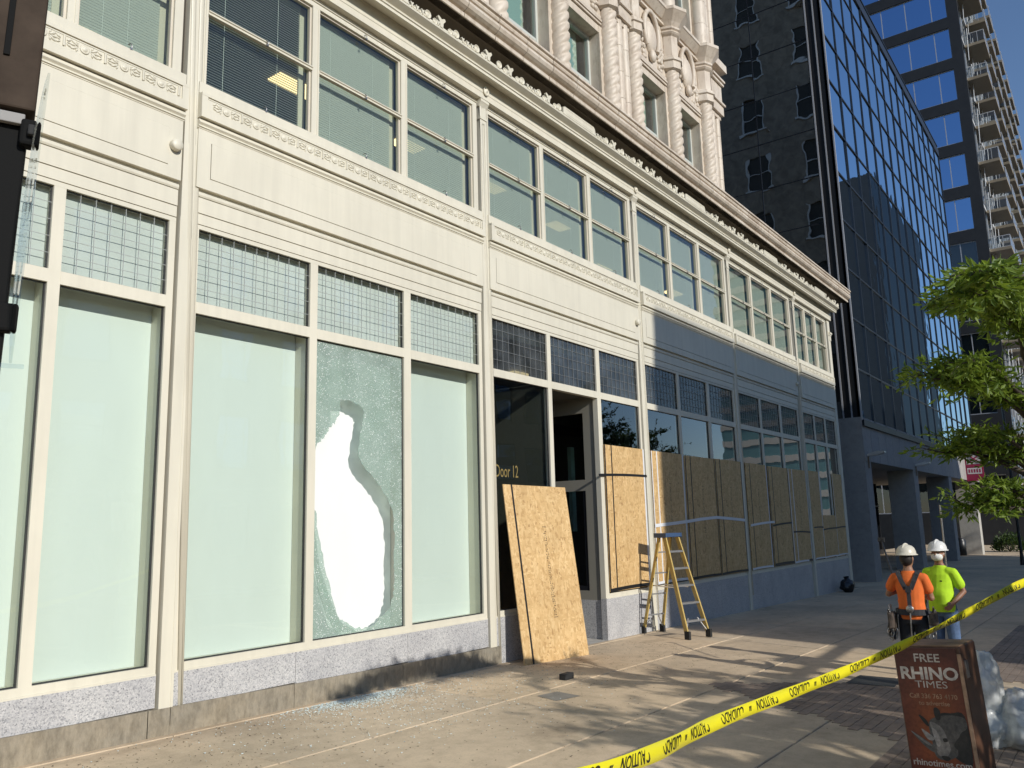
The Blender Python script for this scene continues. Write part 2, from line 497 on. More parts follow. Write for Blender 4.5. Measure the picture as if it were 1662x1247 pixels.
# ---------------------------------------------------------------- ground
def gz(x, y):
    if x > 29: return -0.018 * 29 + 0.015 * y - 0.006 * (x - 29)
    return -0.018 * x + 0.015 * y

def sheet(name, x0, x1, y0, y1, dz, m, nx=12, **kw):
    mb = MB(); xs = [x0 + (x1 - x0) * i / nx for i in range(nx + 1)]
    if x0 < 29 < x1: xs = sorted(xs + [29.0])
    vs = [(x, y, gz(x, max(y, -10)) + dz) for x in xs for y in (y0, y1)]
    mb.add(vs, [(2 * i, 2 * i + 2, 2 * i + 3, 2 * i + 1) for i in range(len(xs) - 1)])
    return mb.build(name, m, kind='structure', **kw)

# far terrain sheet, well below the street
g = MB(); g.add([(-600, -600, -1.6), (900, -600, -1.6), (900, 600, -1.6), (-600, 600, -1.6)], [(0, 1, 2, 3)])
g.build('ground', ASPHALT, kind='structure')
walk = sheet('sidewalk', -14, 120, -9.6, 7.4, -0.012, JOINT, 8)
sheet('street', -60, 300, -20.6, -9.75, -0.15, ASPHALT, 4)
sheet('far_sidewalk', -60, 300, -29, -20.6, 0.0, PALECON, 4)
# kerb
k = MB()
k.add([(x, y, gz(x, -9.6) + z) for x in (-14, 29, 120) for (y, z) in ((-9.76, -0.2), (-9.76, 0.002), (-9.6, 0.002), (-9.6, -0.2))],
      [(i * 4 + a, i * 4 + (a + 1) % 4, i * 4 + 4 + (a + 1) % 4, i * 4 + 4 + a) for i in range(2) for a in range(4)])
k.build('kerb', GREYCON, kind='structure')

def slab_mesh(w, d, th=0.05, gap=0.009):
    mb = MB(); w -= gap; d -= gap
    pts = [(0, 0), (w, 0), (w, d), (0, d)]
    bev = 0.006
    low = [(x, y, gz(x, y) - th) for x, y in pts]
    mid = [(x, y, gz(x, y) - bev) for x, y in pts]
    ins = [(x + (bev if x == 0 else -bev), y + (bev if y == 0 else -bev)) for x, y in pts]
    top = [(x, y, gz(x, y)) for x, y in ins]
    mb.add(low + mid + top, [(a, (a + 1) % 4, 4 + (a + 1) % 4, 4 + a) for a in range(4)] +
           [(4 + a, 4 + (a + 1) % 4, 8 + (a + 1) % 4, 8 + a) for a in range(4)] + [(8, 9, 10, 11)])
    return mb.mesh('paving_slab', SLAB)
rows = [(-1.66, 1.54), (-3.26, 1.59), (-4.86, 1.59), (-6.46, 1.59), (-8.06, 1.59), (-9.58, 1.51)]
xs = [4.6 + 3.1 * i for i in range(-6, 9)]
for ri, (y, d) in enumerate(rows):
    me = slab_mesh(3.1, d)
    for x in xs:
        x2 = x + (1.55 if ri % 2 and ri > 1 else 0)
        if x2 + 3.1 > 29.4: continue
        put('paving_slab', me, walk, (x2, y, gz(x2, y)))
# strip along the wall
me = slab_mesh(3.1, 0.11)
for x in xs[:-1]:
    put('wall_strip', me, walk, (x, -0.115, gz(x, -0.115) + 0.004))
sheet('plaza_paving', 29.4, 120, -9.58, 7.3, 0.0, SLAB, 4)
# grey repair square and dark hatch
pm = MB()
pq = [(8.11, -1.79), (8.46, -1.83), (8.40, -2.20), (8.0, -2.13)]
pm.add([(x, y, gz(x, y) + 0.004) for x, y in pq], [(0, 1, 2, 3)])
pm.build('repair_patch', PATCH, walk)

# brick paver fields beside the kerb
def in_poly(x, y, poly):
    c = False; n = len(poly)
    for i in range(n):
        x1, y1 = poly[i]; x2, y2 = poly[(i + 1) % n]
        if (y1 > y) != (y2 > y) and x < (x2 - x1) * (y - y1) / (y2 - y1) + x1: c = not c
    return c
BR = [[(9.95, -3.0), (8.33, -5.58), (7.1, -5.60), (7.1, -9.3), (11.6, -9.3), (11.6, -5.2)], [(12.2, -5.5), (19.5, -5.5), (19.5, -9.3), (12.2, -9.3)]]
bm_ = MB(); bm_.box(0, 0.196, 0, 0.094, -0.04, 0.0)
bm_.xf(lambda p: Vector((p.x, p.y, p.z + gz(p.x, p.y))))
brick_me = bm_.mesh('paver_brick', PAVER)
bricks = []
j = 0
yy = -9.3
while yy < -2.9:
    xx = 7.0 + (0.1 if j % 2 else 0)
    while xx < 19.5:
        if any(in_poly(xx + 0.1, yy + 0.05, P_) for P_ in BR): bricks.append((xx, yy))
        xx += 0.2
    yy += 0.1; j += 1
bricks.sort(key=lambda q: (q[0]) ** 2 + (q[1] + 7.5) ** 2 - (60 if q[1] > -6.3 else 0))
for (x, y) in bricks[:290]:
    put('paver_brick', brick_me, walk, (x, y, gz(x, y) + 0.008 + R.uniform(-.0015, .0015)))
rest = MB()
for (x, y) in bricks[290:]:
    z = gz(x, y) + 0.008 + R.uniform(-.0015, .0015)
    n0 = len(rest.v); rest.add([(x + p.co.x, y + p.co.y, z + p.co.z) for p in brick_me.vertices], [tuple(p.vertices) for p in brick_me.polygons])
rest.build('paver_field', PAVER, walk, kind='stuff')

# litter and shards
lit = MB()
for _ in range(2600):
    x = R.uniform(2, 13); y = -0.15 - abs(R.gauss(0, 1.6))
    if y < -6: continue
    s_ = R.uniform(0.004, 0.013); a = R.uniform(0, PI); z = gz(x, y) + 0.003
    c_, d_ = math.cos(a), math.sin(a); e = s_ * R.uniform(0.25, 0.7)
    lit.add([(x - c_ * s_, y - d_ * s_, z), (x + d_ * e, y - c_ * e, z + .003), (x + c_ * s_, y + d_ * s_, z), (x - d_ * e, y + c_ * e, z + .003)], [(0, 1, 2, 3)])
lit.build('leaf_litter', simple('dry_litter', (0.075, 0.055, 0.035), 0.9), kind='stuff', label='scattered specks of dry leaf litter on the tan sidewalk', category='litter')
sh = MB()
def shard(x, y, s_):
    z = gz(x, y) + 0.004
    a = [R.uniform(0, 2 * PI) for _ in range(3)]; a.sort()
    t = R.uniform(-.5, .5) * s_
    ps = [(x + math.cos(q) * s_, y + math.sin(q) * s_, z + (t if i == 1 else 0) + .0015) for i, q in enumerate(a)]
    qs = [(p[0], p[1], p[2] + s_ * 0.5) for p in ps]
    sh.add(ps + qs, [(0, 1, 2), (3, 5, 4), (0, 3, 4, 1), (1, 4, 5, 2), (2, 5, 3, 0)])
for _ in range(2600):
    shard(min(8.6, max(5.2, R.gauss(6.75, 0.45))), -0.14 - abs(R.gauss(0, 0.22)), R.uniform(0.004, 0.011))
for _ in range(1100):
    shard(R.gauss(6.9, 1.2), -0.14 - abs(R.gauss(0, 1.15)), R.uniform(0.004, 0.010))
SHARD, nt, bs, _ = mat('glass_shards')
bs.inputs['Base Color'].default_value = (0.55, 0.64, 0.64, 1); bs.inputs['Roughness'].default_value = 0.06; bs.inputs['Specular IOR Level'].default_value = 1.0
sh.build('broken_glass', SHARD, kind='stuff', label='glittering spill of broken window glass at the wall foot', category='broken glass')

# ---------------------------------------------------------------- the corner building
bld = thing('corner_building', 'cream storefront building with broken window, boarded bays and terracotta upper storeys', 'building', (14, 0, -0.25))
U0, W = -0.307, 5.026
ZB, ZS, ZT, ZT2, ZU = 0.551, 0.469, 4.019, 4.14, 4.933
GO = [(0, 1.493), (1.605, 3.087), (3.219, 4.690)]
UO = [(0, 1.455), (1.568, 3.037), (3.159, 4.631)]
GO5 = [(0.18, 1.235), (1.335, 2.40), (2.51, 3.585)]
UO5 = [(0.13, 1.135), (1.245, 2.26), (2.37, 3.40)]
XE = 28.75                                        # east end of the low block
GO0 = [(0, 1.493), (1.605, 3.555), (3.664, 4.690)]      # the nearest bay has a wider middle pane
UO0 = [(0, 1.455), (1.568, 3.553), (3.651, 4.631)]
BAYS = [(b, U0 + b * W, GO if b > 0 else GO0, UO if b > 0 else UO0, W) for b in range(-1, 5)] + [(5, U0 + 5 * W, GO5, UO5, 3.95)]
_cache = {}
def shared(key, fn, mats):
    if key not in _cache: _cache[key] = fn().mesh(key[0], mats)
    return _cache[key]

def frame_grid(ops, x0, x1, zb, zt, y0, y1, zlo, zhi):
    m = MB()
    m.box(x0, x1, y0, y1, zlo, zb); m.box(x0, x1, y0, y1, zt, zhi)
    e = [x0] + [q for o in ops for q in o] + [x1]
    for a, b in zip(e[::2], e[1::2]): m.box(a, b, y0 + .001, y1, zb, zt)
    return m

for b, bx, go, uo, w in BAYS:
    big = b == 5
    kk = 'e' if big else ('s' if b > 0 else 'w')
    gl, gr_ = go[0][0] - 0.083, go[-1][1] + 0.072
    T = (bx, 0, 0)
    def part(name, fn, m, key=None, dx=0.0, **kw):
        me = shared((name, kk, key), fn, m)
        return put(name, me, bld, (bx + dx, 0, 0), **kw)
    # ---- ground floor frames
    if b != 2:
        def f():
            m = frame_grid(go, gl, gr_, ZB, ZU, 0.0, 0.10, ZS + .012, ZU + .045)
            for o in go: m.box(o[0], o[1], -0.002, 0.098, ZT, ZT2)
            m.box(gl, gr_, -0.012, 0.1, ZS - .004, ZS + .012)
            return m
        part('storefront_frame', f, PAINT)
    else:
        def f():                                   # the middle opening of the door bay has no glass and no sill
            m = MB()
            m.box(gl, gr_, 0, .10, ZU, ZU + .045)
            e = [gl] + [q for o in go for q in o] + [gr_]
            for i, (a, c) in enumerate(zip(e[::2], e[1::2])): m.box(a, c, .001, .1, ZS if i in (0, 3) else (ZS if i == 1 else ZS), ZU)
            for o in go: m.box(o[0], o[1], -0.002, .098, ZT, ZT2)
            for i in (0, 2): m.box(go[i][0], go[i][1], 0, .1, ZS + .012, ZB)
            for q0, q1 in ((gl, go[0][1] + .11), (go[2][0] - .13, gr_)): m.box(q0, q1, -0.012, .1, ZS - .004, ZS + .012)
            return m
        part('storefront_frame', f, PAINT, 'door')
    # ---- ground windows
    for wi, o in enumerate(go):
        def gask():
            m = MB(); t = 0.011
            x0, x1 = o
            for z0, z1 in ((ZB, ZT), (ZT2, ZU)):
                m.box(x0, x0 + t, .03, .06, z0, z1); m.box(x1 - t, x1, .03, .06, z0, z1)
                m.box(x0 + t, x1 - t, .03, .06, z0, z0 + t); m.box(x0 + t, x1 - t, .03, .06, z1 - t, z1)
            return m
        door = b == 2 and wi == 1
        if door:
            def gask():
                m = MB(); t = .011; x0, x1 = o
                m.box(x0, x0 + t, .03, .06, ZT2, ZU); m.box(x1 - t, x1, .03, .06, ZT2, ZU); m.box(x0 + t, x1 - t, .03, .06, ZT2, ZT2 + t); m.box(x0 + t, x1 - t, .03, .06, ZU - t, ZU)
                return m
        wo = part('ground_window', gask, CAULK, (wi, door))
        x0, x1 = o
        if not door and not (b == 1 and wi == 1):
            put('pane', shared(('pane', kk, wi, b < 2), lambda: B(x0 + .01, x1 - .01, .040, .048, ZB + .01, ZT - .01), GREEN if b < 2 else CLEAR), wo, (bx, 0, 0))
        put('transom_pane', shared(('transom_pane', kk, wi, b < 2), lambda: B(x0 + .01, x1 - .01, .040, .048, ZT2 + .01, ZU - .01), TRANS if b < 2 else HAZY), wo, (bx, 0, 0))
        def grid():
            m = MB(); n = max(5, round((x1 - x0) / 0.155)); q = 5
            for i in range(1, n):
                xx = x0 + (x1 - x0) * i / n; m.box(xx - .0022, xx + .0022, .028, .036, ZT2, ZU)
            for i in range(1, q):
                zz = ZT2 + (ZU - ZT2) * i / q; m.box(x0, x1, .0285, .0355, zz - .0022, zz + .0022)
            return m
        put('transom_grille', shared(('transom_grille', kk, wi, b < 2), grid, WIRE if b < 2 else WIRE2), wo, (bx, 0, 0))
        if b < 2:
            put('window_film', shared(('window_film', kk, wi), lambda: B(x0 - .03, x1 + .03, .275, .285, ZB - .10, ZT + .35), FILM), wo, (bx, 0, 0))
            put('transom_film', shared(('transom_film', kk, wi), lambda: B(x0 - .03, x1 + .03, .115, .122, ZT2 - .03, ZU + .2), FILM2), wo, (bx, 0, 0))
            def jamb():
                m = MB(); m.box(x1 + .012, x1 + .045, .1, .27, ZB - .05, ZU + .1); m.box(x0 - .045, x0 - .012, .1, .27, ZB - .05, ZU + .1)
                m.box(x0 - .011, x1 + .011, .1, .112, ZT + .01, ZT2 - .01); m.box(x0 - .011, x1 + .011, .1, .27, ZB - .07, ZB - .012)
                return m
            put('inner_jamb', shared(('inner_jamb', kk, wi), jamb, PAINT), wo, (bx, 0, 0))
    # ---- pilaster at the left of this bay (between bays)
    def pil():
        m = MB(); x0, x1 = go[0][0] - .236, go[0][0] - .09
        m.box(x0, x1, -.030, .06, -0.02 if b < 2 else -.62, 5.0)
        m.box(x0 + .004, x1 - .002, -.028, .06, 5.0, 8.127)
        m.box(x1 - .028, x1 - .022, -.034, -.028, 0.0, 5.0)
        return m
    if big is False or True:
        part('pilaster', pil, PAINT, b < 2)
        part('joint_slot', lambda: B(go[0][0] - .29, go[0][0] - .02, .062, .12, -0.1, 8.5), SLOT)  # backing coloured near black for the shade inside the slot
        def cap():
            m = MB(); x0, x1 = go[0][0] - .236, go[0][0] - .09; c = (x0 + x1) / 2
            m.box(x0 - .012, x1 + .012, -.052, .05, 8.127, 8.165)
            m.box(x0, x1, -.035, .05, 8.165, 8.34)
            m.box(x0 + .03, x1 - .03, -.040, -.035, 8.06, 8.30)
            for sx in (-1, 1):
                m.lathe([(.002, -.02), (.028, -.02), (.028, .02), (.002, .02)], 10, (0, 0, 0))
                n0 = len(m.v) - 40
                m.xf(lambda p: Vector((c + sx * .055 + p.x, -.06 + p.z, 8.34 + p.y)), n0)
            m.prism([(-.035, 8.34), (-.075, 8.40), (-.085, 8.41), (-.085, 8.452), (.05, 8.452), (.05, 8.34)], x0 - .03, x1 + .03)
            return m
        part('pilaster_capital', cap, PAINT)
        def ros():
            m = MB(); c = go[0][0] - .163
            m.lathe([(.002, 0), (.085, 0), (.085, .012), (.07, .022), (.06, .014), (.045, .014), (.034, .03), (.012, .034), (.002, .034)], 20)
            m.xf(lambda p: Vector((c + p.x * .8, -.108 - p.z, 8.60 + p.y)))
            return m
        part('rosette', ros, PAINT)
    # ---- granite plinth slabs and base stones
    if b == 2: segs = [(gl, .55), (.556, go[1][0] - .005), (go[2][0] - .14, gr_)]
    elif big: segs = [(gl, 1.9), (1.906, gr_ + .02)]
    else: segs = [(gl, 1.36), (1.366, 3.12), (3.126, gr_)]
    for a, c in segs:
        zl = -0.018 * (bx + (a + c) / 2) + (0.245 if b < 2 else -0.05)
        if b >= 2: zl = gz(bx + c, 0) - .02
        put('granite_slab', shared(('granite_slab', kk, b, a), lambda: B(a, c, -.012, .10, zl, ZS - .004), GRANITE), bld, (bx, 0, 0))
    if b < 2:
        L = 1.68
        for i in range(4 if b == 1 else 3):
            a = gl - .26 + i * L; c = a + (L if i < 3 else .34) - .006
            zt = -0.018 * (bx + a) + .245; zt2 = -0.018 * (bx + c) + .245
            def st():
                m = MB(); m.add([(a, -.034, gz(bx + a, 0) - .08), (c, -.034, gz(bx + c, 0) - .08), (c, .1, gz(bx + c, 0) - .08), (a, .1, gz(bx + a, 0) - .08),
                                 (a, -.034, zt), (c, -.034, zt2), (c, .1, zt2 + .01), (a, .1, zt + .01)],
                                [(0, 3, 2, 1), (4, 5, 6, 7), (0, 1, 5, 4), (1, 2, 6, 5), (2, 3, 7, 6), (3, 0, 4, 7)])
                return m
            put('base_stone', shared(('base_stone', kk, b, i), st, BASE), bld, (bx, 0, 0))
    # ---- spandrel
    x0, x1 = go[0][0] - .086, go[-1][1] + .07
    if big: x1 = go[-1][1] + .06
    def spand():
        m = MB()
        m.prism([(-.006, ZU + .052), (-.006, 5.098), (.08, 5.098), (.08, ZU + .052)], x0, x1)
        m.prism([(-.014, 5.106), (-.014, 5.275), (.08, 5.275), (.08, 5.106)], x0, x1)
        m.prism([(-.020, 5.283), (-.028, 5.30), (-.028, 5.325), (-.02, 5.335), (.08, 5.335), (.08, 5.283)], x0, x1)
        g = .009; ix0, ix1 = x0 + .165, x1 - .15
        y0, y1 = -.052, .08
        m.box(x0, x1, y0, y1, 5.368, 5.504 - g); m.box(x0, ix0 - g, y0, y1, 5.504 - g, 6.03)
        m.box(ix0, ix1, y0 - .001, y1, 5.504, 5.903); m.box(ix1 + .001, x1, y0, y1, 5.504 - g, 6.03); m.box(ix0 - g, ix1 + .001, y0, y1, 5.904, 6.03)
        m.box(x0, x1, .0, .08, 5.335, 5.368)
        m.box(ix0 - .02, ix1 + .02, -.03, .08, 5.48, 5.93)
        return m
    part('spandrel_panel', spand, PAINT)
    def mould():
        m = MB()
        pr = [(.08, 6.03), (-.058, 6.03), (-.058, 6.042), (-.072, 6.046), (-.072, 6.060), (-.062, 6.066), (-.085, 6.088), (-.085, 6.10), (-.074, 6.106), (-.074, 6.125), (.08, 6.125)]
        m.prism(pr, x0 - .01, x1 + .01)
        m.box(x0 - .012, x1 + .012, -.115, .08, 6.142, 6.235)
        m.box(x0, x1, -.05, .08, 6.125, 6.142)
        m.box(x0 - .012, x0 + .06, -.113, .08, 6.235, 6.40); m.box(x1 - .06, x1 + .012, -.113, .08, 6.235, 6.40)
        m.box(x0 - .012, x1 + .012, -.115, .08, 6.388, 6.42)
        m.box(x0 + .06, x1 - .06, -.098, .08, 6.235, 6.388)
        m.box(x0 + .07, x1 - .07, -.103, -.098, 6.366, 6.378); m.box(x0 + .07, x1 - .07, -.103, -.098, 6.243, 6.250)
        m.box(x0 - .012, x1 + .012, -.07, .08, 6.42, 6.432)
        m.box(x0 - .012, x1 + .012, -.055, .10, 6.432, 6.562)
        m.box(x0 - .012, x1 + .012, -.035, .10, 6.562, 6.575)
        return m
    part('frieze_moulding', mould, PAINT)
    def orn():
        m = MB(); n = int((x1 - x0 - .2) / .36)
        st = (x1 - x0 - .2) / n; zc = 6.309
        for i in range(n):
            c = x0 + .1 + st * (i + .5)
            s0 = len(m.v)
            m.lathe([(.004, 0), (.044, 0), (.046, .006), (.038, .012), (.030, .004), (.026, .010), (.012, .016), (.003, .017)], 12)
            m.xf(lambda p: Vector((c + p.x, -.098 - p.z, zc + p.y)), s0)
            for q in (-1, 1):
                for (dx, dz, an, ln_, wd_) in ((.092, .024, .55, .040, .013), (.092, -.024, -.55, .040, .013), (.108, .0, 0, .034, .010), (.072, .036, 1.2, .020, .009), (.072, -.036, -1.2, .020, .009), (.146, .026, -.5, .024, .010), (.146, -.026, .5, .024, .010), (.150, 0, 0, .012, .008)):
                    s1 = len(m.v); m.ell((0, 0, 0), ln_, .013, wd_, 8, 5)
                    ca_, sa_ = math.cos(an * q), math.sin(an * q)
                    m.xf(lambda p: Vector((c + q * dx + p.x * ca_ - p.z * sa_, -.099 + p.y, zc + dz + p.x * sa_ + p.z * ca_)), s1)
            m.box(c + st / 2 - .008, c + st / 2 + .008, -.112, -.098, zc - .05, zc + .05)
            m.box(c + st / 2 + .014, c + st / 2 + .020, -.108, -.098, zc - .045, zc + .045)
        return m
    part('relief_ornament', orn, PAINT)
    if b in (0, 2, 4):
        kb = MB(); kb.lathe([(.002, 0), (.058, 0), (.062, .01), (.062, .06), (.055, .072), (.002, .072)], 20)
        kb.xf(lambda p: Vector((bx + x1 - .085 + p.x, -.052 - p.z, 5.72 + p.y)))
        kb.build('round_knob', PAINT, bld)
    # ---- upper windows
    ux0, ux1 = uo[0][0] - .08, uo[-1][1] + .10
    def uf():
        m = frame_grid(uo, ux0, ux1, 6.5725, 8.311, -.012, .09, 6.55, 8.37)
        for o in uo: m.box(o[0] - .03, o[0] - .02, -.018, -.012, 6.575, 8.3)
        return m
    part('upper_frame', uf, PAINT)
    for wi, o in enumerate(uo):
        x0u, x1u = o
        def ub():
            m = MB(); t = .024
            m.box(x0u, x0u + t, .02, .07, 6.573, 8.31); m.box(x1u - t, x1u, .02, .07, 6.573, 8.31)
            m.box(x0u + t, x1u - t, .02, .07, 6.573, 6.573 + t); m.box(x0u + t, x1u - t, .02, .07, 8.31 - t, 8.31)
            return m
        uw = part('upper_window', ub, PAINT2, wi)
        put('pane', shared(('pane', kk, 'u', wi), lambda: B(x0u + .02, x1u - .02, .045, .052, 6.59, 8.295), UPPER), uw, (bx, 0, 0))
        def rail():
            m = MB(); m.box(x0u - .005, x1u + .005, -.016, .04, 7.425, 7.468); m.tube([(x0u, -.02, 7.462), (x1u, -.02, 7.462)], .012, 8)
            return m
        put('meeting_rail', shared(('meeting_rail', kk, wi), rail, PAINT), uw, (bx, 0, 0))
        def hook():
            m = MB(); c = x0u + (x1u - x0u) * .52
            for z in (6.60, 7.44, 8.305):
                m.tube([(c, .0, z + .03), (c, -.035, z + .035), (c + .004, -.06, z), (c + .01, -.05, z - .03)], .006, 6)
                m.box(c - .012, c + .012, -.06, -.03, z - .045, z - .022)
            return m
        put('sash_hook', shared(('sash_hook', kk, wi), hook, STEEL), uw, (bx, 0, 0))
        put('inner_jamb', shared(('inner_jamb', kk, 'u', wi), lambda: B(x1u - .075, x1u + .03, .16, .18, 6.56, 8.33), PAINT2), uw, (bx, 0, 0))
        if True:
            tilt = 0.0175 if not (b == 1 and wi == 0) else 0.004
            def slats():
                m = MB(); z = 6.60
                while z < 8.26:
                    m.add([(x0u - .01, .135, z + tilt), (x1u - .085, .135, z + tilt), (x1u - .085, .149, z), (x0u - .01, .149, z),
                           (x0u - .01, .135, z + tilt + .0015), (x1u - .085, .135, z + tilt + .0015), (x1u - .085, .149, z + .0015), (x0u - .01, .149, z + .0015)],
                          [(0, 3, 2, 1), (4, 5, 6, 7), (0, 1, 5, 4), (2, 3, 7, 6)])
                    z += .0315
                m.box(x0u, x1u - .085, .13, .16, 8.26, 8.31)
                for xx in (x0u + .3, x1u - .42): m.box(xx - .002, xx + .002, .1335, .1345, 6.6, 8.26)
                return m
            put('venetian_blind', shared(('venetian_blind', kk, wi, tilt), slats, BLIND), uw, (bx, 0, 0), kind='stuff')
    # ---- architrave, small cornice and cresting
    xa, xb = bx - .236, bx - .236 + w - .002
    if big: xb = XE + .02
    def arch():
        m = MB(); a, c = xa - bx, xb - bx
        m.prism([(-.092, 8.455), (-.092, 8.555), (.1, 8.555), (.1, 8.40), (.0, 8.40), (.0, 8.455)], a, c)
        m.prism([(-.098, 8.555), (-.098, 8.735), (.1, 8.735), (.1, 8.555)], a, c)
        m.prism([(-.106, 8.735), (-.106, 8.765), (.1, 8.765), (.1, 8.735)], a, c)
        m.prism([(-.10, 8.768), (-.30, 8.70), (-.30, 8.745), (-.318, 8.75), (-.318, 8.765), (-.298, 8.77), (-.308, 8.79), (-.36, 8.82), (-.40, 8.845), (-.404, 8.87), (-.38, 8.885), (.1, 8.885), (.1, 8.768)], a, c)
        return m
    part('architrave', arch, PAINT)
    def crest():
        m = MB(); a, c = 0, xb - xa
        mid = (c) / 2 - .05
        pts = []
        def leaf(x, z0, h, wd):
            out = [(x - wd * .35, z0), (x - wd * .45, z0 + h * .45), (x - wd, z0 + h * .8), (x - wd * .8, z0 + h), (x - wd * .35, z0 + h * .9), (x, z0 + h * .78), (x + wd * .35, z0 + h * .9), (x + wd * .8, z0 + h), (x + wd, z0 + h * .8), (x + wd * .45, z0 + h * .45), (x + wd * .35, z0)]
            m.plate([(q - .236 - .0, z) for q, z in out], -.262, -.222)
        def scroll(x, z0, r_):
            s0 = len(m.v)
            m.lathe([(.002, 0), (r_ * .4, .012), (r_ * .5, 0), (r_ * .8, .004), (r_ * .86, .018), (r_, .018), (r_, -.012), (.002, -.012)], 14)
            m.xf(lambda p: Vector((x - .236 + p.x, -.245 - p.z, z0 + p.y)), s0)
        m.box(a - .236, c - .236 - .004, -.25, -.21, 8.965, 8.985)
        blk0, blk1 = mid - .55, mid + .55
        x = .06; i = 0
        seq = 'SsLsSddd'
        while x < c - .05:
            if blk0 - .1 < x < blk1 + .02:
                x = blk1 + .08; continue
            t = seq[i % len(seq)]
            if t == 'S': scroll(x, 9.025, .062); x += .15
            elif t == 's': scroll(x, 8.995, .045); leaf(x + .07, 8.97, .07, .035); x += .14
            elif t == 'L': leaf(x, 8.97, .16, .085); x += .19
            else: leaf(x, 8.97, .075, .032); scroll(x + .05, 8.985, .026); x += .11
            i += 1
        m.plate([(q - .236, z) for q, z in ((blk0, 8.97), (blk0 + .01, 9.10), (blk0 + .05, 9.10), (blk0 + .05, 9.12), (blk1 - .05, 9.12), (blk1 - .02, 9.09), (blk1, 9.03), (blk1 + .03, 8.97))], -.258, -.20)
        m.box(blk0 + .1 - .236, blk1 - .1 - .236, -.262, -.258, 9.0, 9.012); m.box(blk0 + .1 - .236, blk1 - .1 - .236, -.262, -.258, 9.085, 9.093)
        m.xf(lambda p: Vector((p.x, p.y - .14, p.z - .08)))
        return m
    part('cornice_cresting', crest, PAINT)

# east end pier of the low block
pe = MB()
xp = U0 + 5 * W + GO5[-1][1] + .075
pe.box(xp, XE, -.030, .3, -.6, 5.0); pe.box(xp, XE, -.028, .3, 5.0, 8.45)
pe.box(xp + .05, XE + .03, -.06, .3, 7.92, 7.97); pe.box(xp + .08, XE + .06, -.085, .3, 7.97, 8.03); pe.box(xp + .1, XE + .02, -.045, .3, 7.75, 7.92)
pe.build('corner_pier', PAINT, bld)
# stone cornice in separate blocks
CP = [(.0, 9.17), (-.42, 9.165), (-.42, 9.14), (-.565, 9.14), (-.575, 9.145), (-.58, 9.205), (-.555, 9.215), (-.56, 9.232), (-.60, 9.245), (-.645, 9.275), (-.672, 9.32), (-.668, 9.365), (-.635, 9.395), (-.62, 9.40), (-.66, 9.415), (-.672, 9.445), (-.665, 9.475), (-.70, 9.49), (-.70, 9.53), (-.62, 9.56), (-.1, 9.70), (.0, 9.70)]
L = .745
cb = MB(); cb.prism(CP, 0, L - .014); cb_me = cb.mesh('cornice_block', TERRA)
x = XE + .62 - L
while x > -7:
    put('cornice_block', cb_me, bld, (x, R.uniform(-.003, .003), 0)); x -= L
jb = MB(); jb.prism([(y + .012 if y < -.05 else y, z) for y, z in CP], -7, XE + .6); jb.build('cornice_backing', GROUT, bld)
# shell, floors, interior
sh_ = MB()
sh_.box(-8, XE, .12, 6.8, 4.99, 5.9); sh_.box(-8, XE, .12, 6.8, 5.9, 6.53); sh_.build('floor_slab', INT_GREY, bld)
sh_ = MB(); sh_.box(-8, XE, .1, 6.9, 8.62, 9.16); sh_.box(-8, XE - .2, .05, 12, 9.2, 9.55); sh_.build('roof_deck', INT_GREY, bld)
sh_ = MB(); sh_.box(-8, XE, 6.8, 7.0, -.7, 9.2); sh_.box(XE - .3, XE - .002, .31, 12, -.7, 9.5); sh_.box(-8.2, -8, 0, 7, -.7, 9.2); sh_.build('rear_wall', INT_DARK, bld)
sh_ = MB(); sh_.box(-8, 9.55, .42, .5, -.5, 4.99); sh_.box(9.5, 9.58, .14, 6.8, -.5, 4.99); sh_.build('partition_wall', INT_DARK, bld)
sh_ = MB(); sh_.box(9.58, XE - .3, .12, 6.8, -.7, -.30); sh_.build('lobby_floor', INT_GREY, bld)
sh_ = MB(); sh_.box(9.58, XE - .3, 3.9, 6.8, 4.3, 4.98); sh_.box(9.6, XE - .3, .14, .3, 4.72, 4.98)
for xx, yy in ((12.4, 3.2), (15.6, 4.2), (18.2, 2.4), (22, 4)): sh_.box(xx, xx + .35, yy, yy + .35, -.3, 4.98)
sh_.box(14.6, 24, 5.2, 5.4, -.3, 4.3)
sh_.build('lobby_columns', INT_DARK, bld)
for (x, y, l_) in ((7.2, 1.95, .75), (9.85, 2.0, .6), (12.35, 1.98, .55), (15.05, 2.15, .6), (4.2, 3.1, .8), (18.4, 3.0, .7), (22.0, 2.6, .7)):
    B(x, x + l_, y, y + .32, 8.585, 8.615).build('ceiling_light', LAMP, bld)
B(19.0, 20.2, 5.9, 6.1, 4.15, 4.28).build('ceiling_light', LAMP_DIM, bld)
B(13.6, 14.1, 2.4, 2.6, 4.9, 4.96).build('ceiling_light', LAMP_DIM, bld)
# pale panel, coloured to look like a lit slot behind the lobby glass
B(17.55, 17.72, 3.6, 3.7, 1.6, 3.7).build('pale_slot_panel', simple('pale_green_panel', (0.5, 0.7, 0.6), 0.5), bld)

